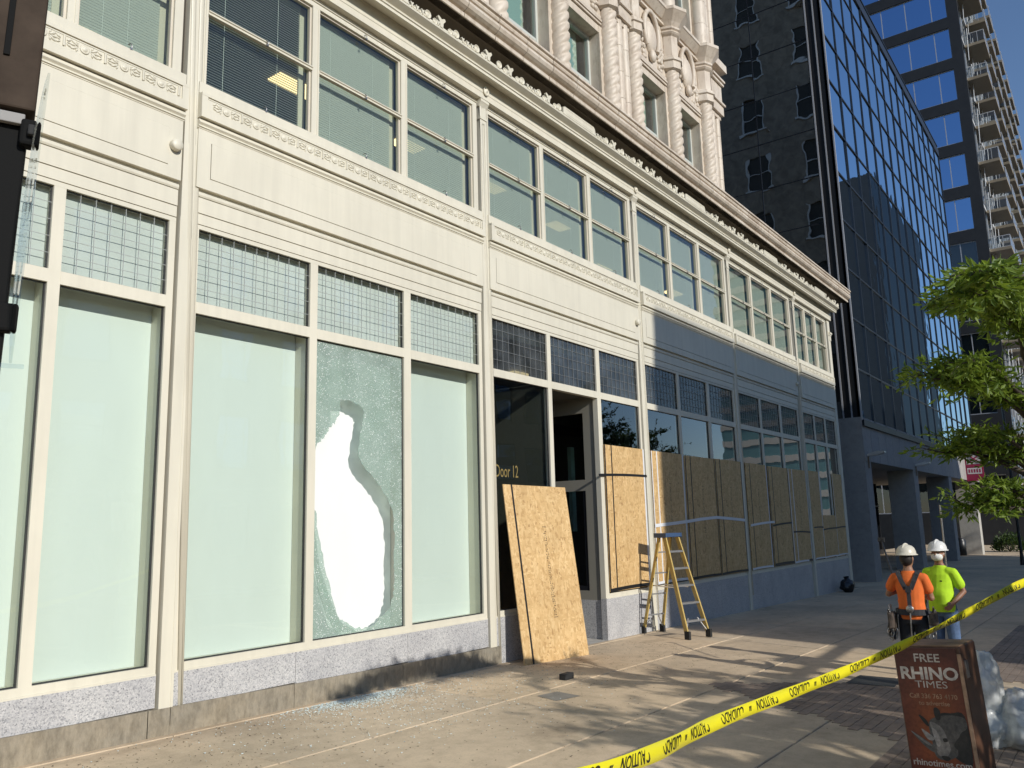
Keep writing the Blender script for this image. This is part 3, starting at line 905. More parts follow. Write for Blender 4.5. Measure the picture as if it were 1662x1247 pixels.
# door recess in the third bay
d0, d1 = U0 + 2 * W + 1.605, U0 + 2 * W + 3.087
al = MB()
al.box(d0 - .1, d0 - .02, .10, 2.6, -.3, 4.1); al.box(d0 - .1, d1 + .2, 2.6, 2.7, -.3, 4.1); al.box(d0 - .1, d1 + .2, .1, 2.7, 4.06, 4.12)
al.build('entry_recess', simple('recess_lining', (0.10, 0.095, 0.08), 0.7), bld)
al = MB(); al.add([(d0 - .02, -.01, gz(d0, 0) + .002), (d1, -.01, gz(d1, 0) + .002), (d1, 2.6, -.13), (d0 - .02, 2.6, -.13)], [(0, 1, 2, 3)])
al.build('entry_ramp', PALECON, bld)
al = MB(); al.box(d1 + .02, d1 + .14, .10, 2.6, -.3, .44); al.build('granite_slab', GRANITE, bld)
dr = MB()
dr.box(d1 + .02, d1 + .12, .10, .34, .44, 4.06); dr.box(d1 + .02, d1 + .12, 1.75, 1.95, .44, 4.06)
dr.box(d1 + .02, d1 + .12, .34, 1.75, .44, .60); dr.box(d1 + .02, d1 + .12, .34, 1.75, 3.78, 4.06); dr.box(d1 + .02, d1 + .12, .34, 1.75, 2.36, 2.56); dr.box(d1 + .02, d1 + .12, 1.95, 2.6, .44, 4.06)
do = dr.build('side_screen', simple('shaded_door_paint', (.26, .245, .205), .5), bld)  # paint darkened to taupe for the shade inside the recess
B(d1 + .06, d1 + .07, .34, 1.75, .60, 2.36).build('pane', CLEAR, do); B(d1 + .06, d1 + .07, .34, 1.75, 2.56, 3.78).build('pane', CLEAR, do)
dm = MB(); dm.box(d1 + .03, d1 + .06, .34, .40, .6, 2.36); dm.box(d1 + .03, d1 + .06, 1.69, 1.75, .6, 2.36); dm.box(d1 + .03, d1 + .06, .4, 1.69, .6, .68); dm.build('sash', DARKMUL, do)
# lettering on the glass
vs, fs = text_geo('Door 12', .27)
tm = MB(); tm.add([(U0 + 2 * W + .04 + v.x * .62, .036, 2.50 + v.y) for v in vs], fs)
tm.build('door_lettering', simple('gold_letters', (0.24, 0.175, 0.055), 0.6), bld)
# broken pane of the second bay
bw = B(6.305, 6.316, .03, .06, ZB, ZT).build('broken_window', CAULK, bld)
HOLE = [(6.339, 2.718), (6.428, 2.809), (6.483, 2.841), (6.501, 2.886), (6.537, 2.917), (6.555, 2.977), (6.6, 2.995), (6.641, 3.036), (6.678, 3.104), (6.724, 3.150), (6.741, 3.333), (6.879, 3.348), (7.06, 3.291), (7.122, 3.221), (7.083, 3.02), (7.024, 2.685), (7.126, 2.54), (7.334, 2.367), (7.525, 2.174), (7.633, 1.977), (7.66, 1.70), (7.655, 1.40), (7.665, 1.15), (7.64, .92), (7.55, .76), (7.378, 0.688), (7.317, 0.62), (7.137, 0.60), (6.943, 0.635), (6.791, 0.72), (6.716, 0.796), (6.658, 0.951), (6.526, 1.315), (6.449, 1.619), (6.378, 1.951), (6.345, 2.034)]
def jag(poly, n=3, a=.007):
    o = []
    for i, (x, z) in enumerate(poly):
        x2, z2 = poly[(i + 1) % len(poly)]
        for t in range(n):
            q = t / n; o.append((x + (x2 - x) * q + R.uniform(-a, a), z + (z2 - z) * q + R.uniform(-a, a)))
    return o
hole = jag(HOLE, 5, .014)
bx1 = U0 + W + 1.605; bx2 = U0 + W + 3.087
outer = [(bx1 + .008, ZB + .008), (bx2 - .008, ZB + .008), (bx2 - .008, ZT - .008), (bx1 + .008, ZT - .008)]
loops = [[Vector((x, z, 0)) for x, z in outer], [Vector((x, z, 0)) for x, z in hole]]
tri = tessellate_polygon(loops)
allp = outer + hole; n = len(allp)
bp = MB()
bp.add([(x, .040, z) for x, z in allp] + [(x, .047, z) for x, z in allp],
       [tuple(t) for t in tri] + [tuple(n + i for i in reversed(t)) for t in tri] + [(4 + i, 4 + (i + 1) % len(hole), n + 4 + (i + 1) % len(hole), n + 4 + i) for i in range(len(hole))])
bp.build('crazed_pane', CRAZED, bw)
LOW = [(6.33, 1.98), (6.36, 1.75), (6.45, 1.35), (6.60, .98), (6.70, .80), (6.78, .70), (6.94, .62), (7.0, .57), (6.70, .60), (6.55, .80), (6.42, 1.1), (6.34, 1.5)]
fb = MB(); fb.plate(jag(LOW, 3, .007), .035, .039); fb.build('folded_shard', CRAZED, bw)

# ---------------------------------------------------------------- terracotta upper storeys
YT = .12
tw = MB()
TX1 = 20.27
COLX = [[5.27, 7.27, 9.27], [10.3, 12.3, 14.25], [15.36, 17.37, 19.37]]
# wall with window openings
edges = []
for g3 in COLX: edges += [(g3[0] + .30, g3[1] - .30), (g3[1] + .30, g3[2] - .30)]
zs = [(9.3, 11.98), (14.16, 16.9), (18.0, 20.6), (21.6, 24.2)]
xc = [4.6] + [q for e in edges for q in e] + [TX1 - .02]
for a, c in zip(xc[::2], xc[1::2]): tw.box(a, c, YT + .16, YT + .5, 9.3, 26)
for a, c in edges:
    zz = 9.3
    tw.box(a, c, YT + .16, YT + .5, 11.98, 14.16)
    tw.box(a, c, YT + .16, YT + .5, 16.9, 18.0); tw.box(a, c, YT + .16, YT + .5, 20.6, 21.6); tw.box(a, c, YT + .16, YT + .5, 24.2, 26)
tw.build('terracotta_wall', TERRA, bld)
for gi, g3 in enumerate(COLX):
    for q, (a, c) in enumerate(edges[gi * 2:gi * 2 + 2]):
        for z0, z1 in zs[:3]:
            fr = MB(); t = .07
            fr.box(a, a + t, YT + .34, YT + .42, z0, z1); fr.box(c - t, c, YT + .34, YT + .42, z0, z1); fr.box(a + t, c - t, YT + .34, YT + .42, z1 - t, z1)
            zr = z0 + (1.6 if z0 < 10 else 1.0); fr.box(a + t, c - t, YT + .35, YT + .43, zr - .03, zr + .03)
            fo = fr.build('tower_window', simple('pale_sash', (0.50, 0.52, 0.48), 0.5) if 'pale_sash' not in MATS else MATS['pale_sash'], bld)
            B(a + t, c - t, YT + .38, YT + .388, z0, z1 - t).build('pane', CLEAR, fo)
            sb = MB(); sb.box(a + .05, c - .25, YT + .52, YT + .53, zr + .05, z1)
            sb.build('roller_shade', simple('green_shade', (0.30, 0.42, 0.33), 0.7) if 'green_shade' not in MATS else MATS['green_shade'], fo)
        # architrave round the window head
        hd = MB()
        hd.box(a - .0, c + .0, YT + .10, YT + .158, 11.98, 12.14); hd.box(a - .06, c + .06, YT + .06, YT + .157, 12.16, 12.20); hd.box(a - .06, c + .06, YT + .04, YT + .158, 12.22, 12.27)
        hd.box(c, c + .14, YT + .09, YT + .157, 9.4, 12.14)
        hd.build('window_head', TERRA, bld)
        # cartouche panel
        cx = (a + c) / 2; ca = MB()
        ca.box(a - .1, c + .1, YT + .10, YT + .157, 12.30, 13.86); 
        ca.box(a - .05, c + .05, YT + .06, YT + .12, 12.30, 12.37); ca.box(a - .05, c + .05, YT + .02, YT + .12, 13.72, 13.78)
        ca.ell((cx, YT + .10, 13.05), .27, .15, .44, 16, 10)
        ca.tube([(cx + .36 * math.cos(t * PI / 12), YT + .03, 13.15 + .56 * math.sin(t * PI / 12)) for t in range(-3, 16)], .06, 8)
        ca.ell((cx, YT + .03, 12.56), .12, .08, .16, 10, 6)
        for _ in range(46):
            px_ = cx + R.choice((-1, 1)) * R.uniform(.3, .66); pz = R.uniform(12.42, 13.1)
            ca.ell((px_, YT + .09, pz), R.uniform(.04, .09), .05, R.uniform(.04, .08), 8, 5)
        ca.build('cartouche', TERRA, bld)
        lg = MB(); lg.prism([(YT + .16, 13.86), (YT + .02, 13.86), (YT - .12, 14.02), (YT - .14, 14.03), (YT - .14, 14.11), (YT + .0, 14.17), (YT + .16, 14.17)], a - .1, c + .1)
        lg.build('sill_ledge', TERRA, bld)
    for cx in g3:
        tc = MB(); n = 30; H0, H1 = 9.5, 12.56; st = 130; vs = []; fs = []
        for i in range(st + 1):
            z = H0 + (H1 - H0) * i / st
            for k_ in range(n):
                a = 2 * PI * k_ / n
                ph = (4 * a / (2 * PI) - z / .215) % 1.0; r_ = .212 * (1 - .16 * math.exp(-((ph - .5) / .17) ** 2))
                vs.append((cx + r_ * math.cos(a), YT + .06 + r_ * math.sin(a), z))
        for i in range(st):
            for k_ in range(n): fs.append((i * n + k_, i * n + (k_ + 1) % n, (i + 1) * n + (k_ + 1) % n, (i + 1) * n + k_))
        tc.add(vs, fs, 0, True)
        tc.build('twisted_column', TERRA, bld)
        cp = MB()
        cp.lathe([(.22, 12.56), (.30, 12.60), (.30, 12.78), (.34, 12.80), (.34, 12.84), (.31, 12.86), (.31, 12.90), (.25, 12.94), (.25, 13.46), (.30, 13.50), (.33, 13.54), (.29, 13.60), (.33, 13.63), (.33, 13.68), (.30, 13.70), (.36, 13.80), (.52, 14.0), (.54, 14.02), (.54, 14.10), (.36, 14.20), (.02, 14.2)], 8, (cx, YT + .08, 0), 0, False)
        cp.build('column_capital', TERRA, bld)
        for q in range(9):
            us = MB(); us.lathe([(.213, 14.2 + q * .66), (.213, 14.853 + q * .66)], 14, (cx, YT + .05, 0))
            us.build('column_drum', TERRA, bld)
    # pier to the right of the group
    px0, px1 = g3[2] + .30, (COLX[gi + 1][0] - .28 if gi < 2 else TX1)
    for q in range(14):
        z0 = 9.5 + q * .62
        if 12.5 < z0 < 12.7: pass
        pb = MB(); cs = [px0 + (px1 - px0) * t for t in ((.25, .75) if gi < 2 else (.27, .8))]
        pb.box(px0, px1, YT + .06, YT + .159, z0, z0 + .612)
        for c_ in cs:
            pb.tube([(c_, YT + .07, z0), (c_, YT + .07, z0 + .612)], .125 if gi < 2 else .11, 12)
        pb.build('pier_block', TERRA, bld)
    pc = MB()
    for (z0, z1, e) in ((12.5, 12.62, .03), (12.62, 12.9, .10), (12.9, 12.96, .15), (12.96, 13.0, .12), (13.0, 13.5, .08), (13.5, 13.56, .14), (13.6, 13.66, .17), (13.9, 14.12, .22)):
        pc.box(px0 - .02 + (0 if e < .2 else 0), px1 + (e if gi == 2 else .02), YT - e, YT + .155, z0, z1)
    pc.build('pier_capital', TERRA, bld)
# shaded brick side of the upper storeys
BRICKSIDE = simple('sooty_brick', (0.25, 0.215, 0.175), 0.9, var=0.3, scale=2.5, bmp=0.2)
sd = MB()
wy = [(3.2, 4.45), (6.3, 7.6), (9.5, 10.8), (12.6, 13.9)]; wz = [13.25 + 3.45 * i for i in range(6)]
ye = [YT + .5] + [q for a in wy for q in a] + [16]
for a, c in zip(ye[::2], ye[1::2]): sd.box(TX1 - .3, TX1, a, c, 9.2, 36)
for a, c in wy:
    zq = 9.2
    for z in wz: sd.box(TX1 - .3, TX1, a, c, zq, z); zq = z + 1.95
    sd.box(TX1 - .3, TX1, a, c, zq, 36)
sd.box(TX1 - .35, TX1 + .02, YT + .16, YT + .5, 9.2, 36)
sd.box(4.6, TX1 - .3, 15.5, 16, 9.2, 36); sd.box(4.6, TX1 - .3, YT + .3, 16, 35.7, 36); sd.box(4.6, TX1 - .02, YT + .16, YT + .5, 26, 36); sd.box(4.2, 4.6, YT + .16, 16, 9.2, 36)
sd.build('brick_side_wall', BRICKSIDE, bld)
for a, c in wy:
    for z in wz:
        w_ = MB(); t = .08; X = TX1 - .06
        w_.box(X, X + .05, a, a + t, z, z + 1.95); w_.box(X, X + .05, c - t, c, z, z + 1.95); w_.box(X, X + .05, a + t, c - t, z + .9, z + .96); w_.box(TX1 - .1, TX1 + .09, a - .12, c + .12, z - .12, z)
        wo = w_.build('side_window', WHITEMET, bld)
        B(X - .03, X - .02, a, c, z, z + 1.95).build('pane', INT_DARK, wo)
fl = MB()
for z in (13.0, 16.4, 19.9, 23.3, 26.8, 30.2): fl.box(4.7, TX1 - .35, YT + .6, 15.4, z, z + .1)
fl.box(12.2, 12.4, .7, 15, 9.6, 35)
fl.build('floor_slab', INT_DARK, bld)

# ---------------------------------------------------------------- mirror glass office building
off = thing('glass_office_building', 'office block of blue mirror glass on a grey concrete arcade', 'building', (45, 0, -0.6))
GX0, GX1, GZ0, GZ1 = 32.05, 60.8, 5.60, 26.2
NC, NR = 15, 10.46
cw, rh = (GX1 - GX0) / NC, 1.97
pane_b = MB(); pane_b.box(.02, cw - .02, -.02, 0, .02, rh - .02); pane_me = pane_b.mesh('mirror_pane', MIRROR)
for i in range(NC):
    for j in range(11):
        put('mirror_pane', pane_me, off, (GX0 + i * cw, .03, GZ0 + j * rh - .3), (R.gauss(0, .0022), 0, R.gauss(0, .0022)))
mu = MB()
for i in range(NC + 1): mu.box(GX0 + i * cw - .03, GX0 + i * cw + .03, -.035, .10, GZ0 - .3, GZ1)
mu.build('mullion', DARKMUL, off)
tr = MB()
for j in range(12): tr.box(GX0, GX1, -.028, .09, GZ0 + j * rh - .33, GZ0 + j * rh - .27)
tr.build('transom_bar', DARKMUL, off)
bk = MB(); bk.box(GX0 + .12, GX1 - .1, .10, 15.8, GZ0 - .5, GZ1 - .05); bk.box(GX0 - .02, GX1 + .05, -.05, 16, GZ1, GZ1 + .5); bk.box(GX0 - .05, GX1 + .03, -.10, .3, 5.10, 5.32)
bk.build('tower_core', DARKMUL, off)
# dark mirror side wall facing the low block
sw = MB(); sw.box(-.02, 0, .02, 2.28, .02, 1.96); sp_me = sw.mesh('side_pane', MIRROR2)
for i in range(6):
    for j in range(11):
        put('side_pane', sp_me, off, (GX0 + .02, .66 + i * 2.3, GZ0 + j * rh - .3), (0, R.gauss(0, .002), R.gauss(0, .002)))
sg = MB()
for i in range(7): sg.box(GX0 - .012, GX0 + .1, .66 + i * 2.3 - .02, .66 + i * 2.3 + .02, GZ0 - .3, GZ1)
for j in range(12): sg.box(GX0 - .01, GX0 + .1, .66, 14.4, GZ0 + j * rh - .32, GZ0 + j * rh - .28)
sg.build('side_mullion', DARKMUL, off)
ck = MB(); ck.box(GX0 - .03, GX0 + .1, .03, .64, 5.3, GZ1); ck.build('corner_cladding', BLACK, off)
ck = MB(); ck.box(GX0 - .06, GX0 - .031, .585, .64, 5.3, GZ1); ck.box(GX0 - .06, GX0 - .031, .28, .33, 5.3, GZ1); ck.box(GX0 - .06, GX0 + .0, -.05, -.0, 5.3, GZ1)
ck.build('corner_trim', PALETRIM, off)
# concrete beam with board joints, fins
cb = MB(); g_ = .012; w_ = (61.2 - 31.9) / 24
for i in range(24):
    p = B(31.9 + i * w_ + g_, 31.9 + (i + 1) * w_ - g_, -.02, .95, 3.80, 5.42).build('beam_panel', GREYCON, off)
B(31.92, 61.15, .0, .9, 3.82, 5.40).build('beam_core', SLOT, off)
B(31.9, 32.7, .96, 9, 3.8, 5.42).build('beam_panel', GREYCON, off)
for i, x in enumerate((31.9, 40.5, 49.6, 59.0)):
    zg = gz(x, 0) - .1
    B(x, x + .92, 0, 1.1 if i else 2.6, zg, 3.81).build('arcade_fin', GREYCON if i < 3 else PALECON, off)  # end fin gets a paler concrete for the sunlight on it
ac = MB(); ac.box(31.9, 61, 1.0, 8, 3.9, 4.1); ac.build('arcade_ceiling', GREYCON, off)
sf = MB(); sf.box(33, 58, 5.6, 5.7, -.8, 3.9); sf.build('shopfront', simple('black_glass', (.006, .006, .007), .06), off)
sf = MB()
for x in [33 + 1.9 * i for i in range(14)]: sf.box(x, x + .08, 5.52, 5.6, -.8, 3.9)
sf.box(33, 58, 5.52, 5.59, 2.4, 2.5); sf.box(33, 58, 5.5, 5.59, -.8, -.3); sf.build('shopfront_frame', DARKMUL, off)
B(38.2, 39.2, 5.3, 5.45, .9, 1.3).build('lobby_notice', WHITEMET, off)
B(47.0, 47.4, 5.2, 5.3, 1.05, 1.15).build('blue_light', BLUELED, off)
bpn = MB(); bpn.box(44.8, 46.4, 4.9, 5.2, -.5, 1.2); bpn.build('timber_counter', simple('counter_wood', (.16, .09, .05), .6), off)
# two wall lamps under the beam
for lx, ly in ((32.25, -.02), (40.9, -.02)):
    wl = MB(); wl.prism([(-.02, 3.98), (-.02, 4.06), (-.42, 4.16), (-.62, 4.14), (-.62, 4.08), (-.40, 4.02)], lx, lx + .34)
    wl.build('wall_lamp', ALU, off)
    st_ = MB(); st_.box(lx + .08, lx + .26, -.028, -.021, 3.55, 3.98); st_.build('rust_stain', simple('rust_stain', (.22, .15, .09), .9, var=.4, scale=9) if 'rust_stain' not in MATS else MATS['rust_stain'], off)
# red blade sign at the far end of the arcade
rs = thing('blade_sign', 'maroon and white blade sign hanging from the far end of the concrete beam', 'sign', (56, -.15, 4.5))
RED = simple('maroon', (0.30, 0.015, 0.06), .5); WHT = simple('sign_white', (0.6, .56, .56), .5)
B(55.96, 56.04, -.95, -.02, 3.72, 5.45).build('sign_panel', RED, rs)
p = MB(); p.box(55.95, 55.959, -.86, -.1, 4.72, 5.36); p.box(55.95, 55.959, -.86, -.1, 4.14, 4.5); p.build('white_field', WHT, rs)
p = MB()
p.xf(lambda q: q)
for (a, c, d, e) in ((-.8, 4.78, -.2, 5.3), (-.8, 5.26, -.2, 4.80)): p.tube([(55.948, a, c), (55.948, d, e)], .035, 6)
p.build('cross_emblem', RED, rs)
p = MB()
for i in range(5): p.box(55.945, 55.949, -.8 + .14 * i, -.72 + .14 * i, 4.22, 4.42)
p.box(55.94, 55.955, -.86, -.1, 4.56, 4.64); p.build('print_line', RED, rs)
p = MB(); p.tube([(56, -.3, 5.4), (56, .1, 5.4)], .03, 6); p.tube([(56, -.3, 3.8), (56, .1, 3.8)], .03, 6); p.build('bracket', BLACK, rs)

# ---------------------------------------------------------------- dark apartment tower with balconies
apt = thing('apartment_tower', 'tall black clad tower with wide side windows and stacked street balconies', 'building', (85, 8, -0.8))
AX, AY = 80.0, -0.64
B(AX + .5, 126, AY + .5, 24, -1.2, 58).build('tower_core', BLACKCLAD, apt)
m_ = MB(); wins = []
rows_ = [2.0 + 4.097 * k for k in range(13)]
pz = -1.2
for k, z in enumerate(rows_):
    m_.box(AX, AX + .5, AY + .5, 24, pz, z); pz = z + 3.03
m_.box(AX, AX + .5, AY + .5, 24, pz, 58)
for z in rows_: m_.box(AX, AX + .49, AY + .5, AY + .91, z, z + 3.03)
m_.box(AX, AX + .5, AY, AY + .5, -1.2, 58); m_.box(AX, 126, AY + .2, AY + .5, 54, 58)
m_.build('black_cladding', BLACKCLAD, apt)
mullx = [.27, 1.54, 3.7, 5.8, 7.95, 10.1, 12.3, 14.5]
for z in rows_:
    fr = MB()
    for y in mullx: fr.box(AX + .14, AX + .22, y - .035, y + .035, z, z + 3.03)
    fr.box(AX + .13, AX + .23, 0.27, 14.5, z, z + .08); fr.box(AX + .13, AX + .23, 0.27, 14.5, z + 2.95, z + 3.03)
    fo = fr.build('side_window', PALETRIM, apt)
    for a, c in zip(mullx, mullx[1:]):
        o = B(AX + .17, AX + .19, a + .03, c - .03, z + .07, z + 2.96).build('pane', BLUEWIN if z > 23 else CLEAR, fo)  # sky reflection put into bluer glass on the upper panes only
# street front: pale framed glazing and balconies
fr = MB()
for k in range(14):
    z = .2 + 4.097 * k
    fr.box(AX + .5, 126, AY + .05, AY + .19, z - .18, z + .12)
    for i in range(23):
        x = AX + 1 + i * 2.0; fr.box(x, x + .09, AY + .08, AY + .18, z, z + 4.0)
fr.build('front_frame', WHITEMET, apt)
fg = MB(); fg.box(AX + .52, 125.9, AY + .14, AY + .19, 0, 54); fg.build('front_glazing', BLUEWIN, apt)
sl = MB(); sl.box(0, 3.6, -1.65, 0, 0, .26); sl_me = sl.mesh('balcony', BRONZE)
rl = MB()
rl.box(0, 3.6, -1.65, -1.62, 1.26, 1.31); rl.box(0, .03, -1.65, 0, 1.26, 1.31); rl.box(3.57, 3.6, -1.65, 0, 1.26, 1.31)
for i in range(5): rl.box(i * .89, i * .89 + .04, -1.65, -1.61, .26, 1.26)
for y in (-1.1, -.55): rl.box(0, .03, y, y + .03, .26, 1.26)
rl_me = rl.mesh('railing', WHITEMET)
rg = MB(); rg.box(.02, 3.58, -1.635, -1.625, .3, 1.24); rg.box(.01, .02, -1.62, 0, .3, 1.24); rg_me = rg.mesh('railing_glass', ACRYLIC)
for k in range(1, 14):
    for i in range(8):
        x = AX + 1.2 + i * 5.4 + (1.6 if k % 2 else 0); z = .2 + 4.097 * k
        bo = put('balcony', sl_me, apt, (x, AY + .05, z - .28))
        put('railing', rl_me, bo, (x, AY + .05, z - .28)); put('railing_glass', rg_me, bo, (x, AY + .05, z - .28))
# pale slanting bars imitating reflections in the street glazing
ht = MB()
for i in range(9):
    x = AX + 1.5 + i * 3.0
    for k in range(13): ht.tube([(x, AY - .25, 2 + 4.097 * k), (x + 1.5, AY - .25, 6.0 + 4.097 * k)], .035, 5)
ht.build('reflection_bar', WHITEMET, apt)

# ---------------------------------------------------------------- across the street (seen in reflections, and casting the morning shade)
BR2 = simple('tan_brick', (0.24, 0.19, 0.15), .85, var=.2, scale=3)
wh = thing('brick_warehouse', 'long flat roofed tan brick building standing across the street', 'building', (25, -30, -.5))
B(9.9, 47.5, -44, -24, -1.4, 17.15).build('wall', BR2, wh)
pr = MB(); pr.box(9.9, 47.5, -44, -43.7, 17.15, 17.4); pr.box(10.1, 47.4, -43.6, -24.3, 17.151, 16.0); pr.build('parapet', BR2, wh)
for k in range(4):
    for i in range(11):
        x = 11 + i * 3.35; z = .8 + 3.9 * k
        wf = MB(); wf.box(x, x + .08, -24.0, -23.95, z, z + 2.2); wf.box(x + 1.72, x + 1.8, -24, -23.95, z, z + 2.2); wf.box(x, x + 1.8, -24, -23.93, z - .08, z); wf.box(x, x + 1.8, -24, -23.95, z + 2.2, z + 2.3)
        wo = wf.build('window', DARKMUL, wh)
        B(x + .08, x + 1.72, -23.995, -23.985, z, z + 2.2).build('pane', BLUEWIN, wo)
st = thing('striped_office_tower', 'tall office tower with cream bands and teal ribbon windows far across the street', 'building', (165, -45, -1))
CB = simple('cream_band', (0.55, 0.50, 0.42), .7); TL = simple('teal_glass', (0.10, 0.22, 0.22), .2, spec=.8)
for k in range(19):
    z = -1 + 3.3 * k
    q = MB(); q.box(150, 186, -53, -25, z, z + 1.15); q.build('cream_band', CB, st)
    q = MB(); q.box(150.25, 185.75, -52.75, -25.25, z + 1.15, z + 3.3); q.build('ribbon_window', TL, st)

B(149, 188, -33, -21.5, -1, 62).build('dark_wing', BLACKCLAD, st)

# ---------------------------------------------------------------- trees
BARK = simple('bark', (0.075, 0.06, 0.048), .95, var=.35, scale=14, bmp=.6, stretch=(1, 1, .25))
def leafmat(name, a, b_):
    m, nt, bs, out = mat(name)
    gm = nt.nodes.new('ShaderNodeNewGeometry')
    c = ramp(nt, gm.outputs['Random Per Island'], [(0, a), (1, b_)])
    nt.links.new(c, bs.inputs['Base Color']); bs.inputs['Roughness'].default_value = .5
    tr_ = nt.nodes.new('ShaderNodeBsdfTranslucent'); nt.links.new(c, tr_.inputs[0])
    mx = nt.nodes.new('ShaderNodeMixShader'); mx.inputs[0].default_value = .42
    nt.links.new(bs.outputs[0], mx.inputs[1]); nt.links.new(tr_.outputs[0], mx.inputs[2]); nt.links.new(mx.outputs[0], out.inputs[0])
    return m
LEAF = leafmat('oak_leaf', (0.08, 0.145, 0.014), (0.24, 0.33, 0.035))
LEAFD = leafmat('dark_leaf', (0.03, 0.06, 0.012), (0.07, 0.11, 0.02))

def add_leaf(mb, p, d, ln, wd, rg):
    d = d.normalized(); sd_ = d.cross(Vector((rg.gauss(0, 1), rg.gauss(0, 1), rg.gauss(0, 1)))).normalized() * wd
    up = d.cross(sd_).normalized() * ln * .06
    a = p; b1 = p + d * ln * .5 + sd_ + up; b2 = p + d * ln * .5 - sd_ + up; c = p + d * ln
    n = len(mb.v); mb.v += [tuple(a), tuple(b1), tuple(c), tuple(b2)]
    mb.f.append((n, n + 1, n + 2, n + 3)); mb.mi.append(0); mb.sm.append(False)

def make_tree(root, base, lean, height, tr_, branches, leaf_m, rg, leaf=.105, per=20, twigs=20, spread=.55, droop=.15, wd=.15, vz=.38):
    base = Vector(base)
    tk = MB(); n = 8
    path = [base + Vector((lean[0] * t * t, lean[1] * t * t, height * t)) + Vector((rg.gauss(0, .03), rg.gauss(0, .03), 0)) * (1 if t else 0) for t in [i / n for i in range(n + 1)]]
    rad = [tr_ * (1.35 if i == 0 else 1) * (1 - .8 * i / n) for i in range(n + 1)]
    tk.tube(path, rad, 12)
    lf = MB()
    def trunk_at(z):
        t = max(0, min(1, (z - base.z) / height)) * n; i = min(n - 1, int(t)); return path[i].lerp(path[i + 1], t - i)
    for z0, tip in branches:
        s = trunk_at(z0); tip = Vector(tip); m = 7; L_ = (tip - s).length
        bp = []
        for i in range(m + 1):
            t = i / m; q = s.lerp(tip, t); q.z += math.sin(PI * t) * L_ * .10; q += Vector((rg.gauss(0, .03), rg.gauss(0, .03), rg.gauss(0, .03))) * L_ * .3 * (0 < i < m)
            bp.append(q)
        tk.tube(bp, [max(.006, tr_ * .34 * (1 - t / m) ** .8 + .004) for t in range(m + 1)], 6)
        for w in range(int(twigs * max(.5, L_ / 1.8))):
            t = rg.uniform(.30, 1.0) ** .8 * m; i = min(m - 1, int(t)); q = bp[i].lerp(bp[i + 1], t - i)
            d = (bp[i + 1] - bp[i]).normalized() * .8 + Vector((rg.gauss(0, .7), rg.gauss(0, .7), rg.gauss(0, vz) - droop))
            d.normalize(); ln = rg.uniform(.25, 1) * spread
            e = q + d * ln
            tk.tube([q, q.lerp(e, .5) + Vector((0, 0, .03)), e], [.006, .004, .002], 4)
            for k_ in range(per):
                f_ = rg.uniform(.15, 1.05); pp = q.lerp(e, f_) + Vector((rg.gauss(0, .025), rg.gauss(0, .025), rg.gauss(0, .025)))
                ld = d * .7 + Vector((rg.gauss(0, .75), rg.gauss(0, .75), rg.gauss(0, .6) - .12))
                add_leaf(lf, pp, ld, leaf * rg.uniform(.6, 1.25), leaf * wd * rg.uniform(.7, 1.2), rg)
    tk.build('trunk', BARK, root)
    lf.build('crown', leaf_m, root)

rg = random.Random(11)
def near(p, f=.745): return (p[0] * f, -7.5 + (p[1] + 7.5) * f, 1.75 + (p[2] - 1.75) * f)
TB = Vector((8.90, -7.02, gz(8.90, -7.02)))
tr1 = thing('street_tree', 'slender willow leaved street tree holding the yellow tape at right', 'tree', tuple(TB))
vis = [(2.9, (11.40, -6.02, 4.50)), (3.2, (11.9, -6.2, 4.65)), (3.1, (11.1, -6.5, 4.62)), (3.3, (11.5, -6.35, 4.45)),
       (2.5, (11.36, -5.58, 3.52)), (2.6, (11.35, -5.95, 3.62)), (2.5, (11.0, -6.2, 3.55)), (2.6, (12.2, -5.8, 3.62)), (2.45, (11.55, -6.0, 3.38)), (2.5, (11.38, -5.75, 3.45)),
       (2.0, (11.36, -5.62, 2.55)), (2.1, (11.4, -5.95, 2.75)), (2.0, (10.9, -6.3, 2.72)), (2.0, (12.1, -5.9, 2.7)), (2.0, (11.3, -6.2, 2.55)), (2.05, (11.38, -5.85, 2.62)),
       (1.55, (11.38, -5.80, 1.86)), (1.6, (11.3, -6.05, 2.0)), (1.6, (11.0, -6.25, 2.05)), (1.6, (12.0, -6.1, 2.0)), (1.5, (11.45, -6.2, 1.85)),
       (1.9, (11.9, -7.6, 2.5)), (2.2, (11.2, -7.7, 3.2)), (2.6, (12.6, -7.4, 3.3)), (2.6, (11.6, -7.8, 3.3)), (2.6, (12.5, -6.9, 3.3)), (2.4, (12.9, -6.7, 3.0)), (1.8, (12.7, -7.2, 2.2))]
vis = [(near((0, 0, z))[2], near(p, .46 if p[2] > 4.2 else (.62 if p[2] > 3.25 else .73))) for z, p in vis]
make_tree(tr1, TB, (.05, -.03), 2.9, .092, vis, LEAF, rg, .088, 19, 24, .27, .03, .15, .20)

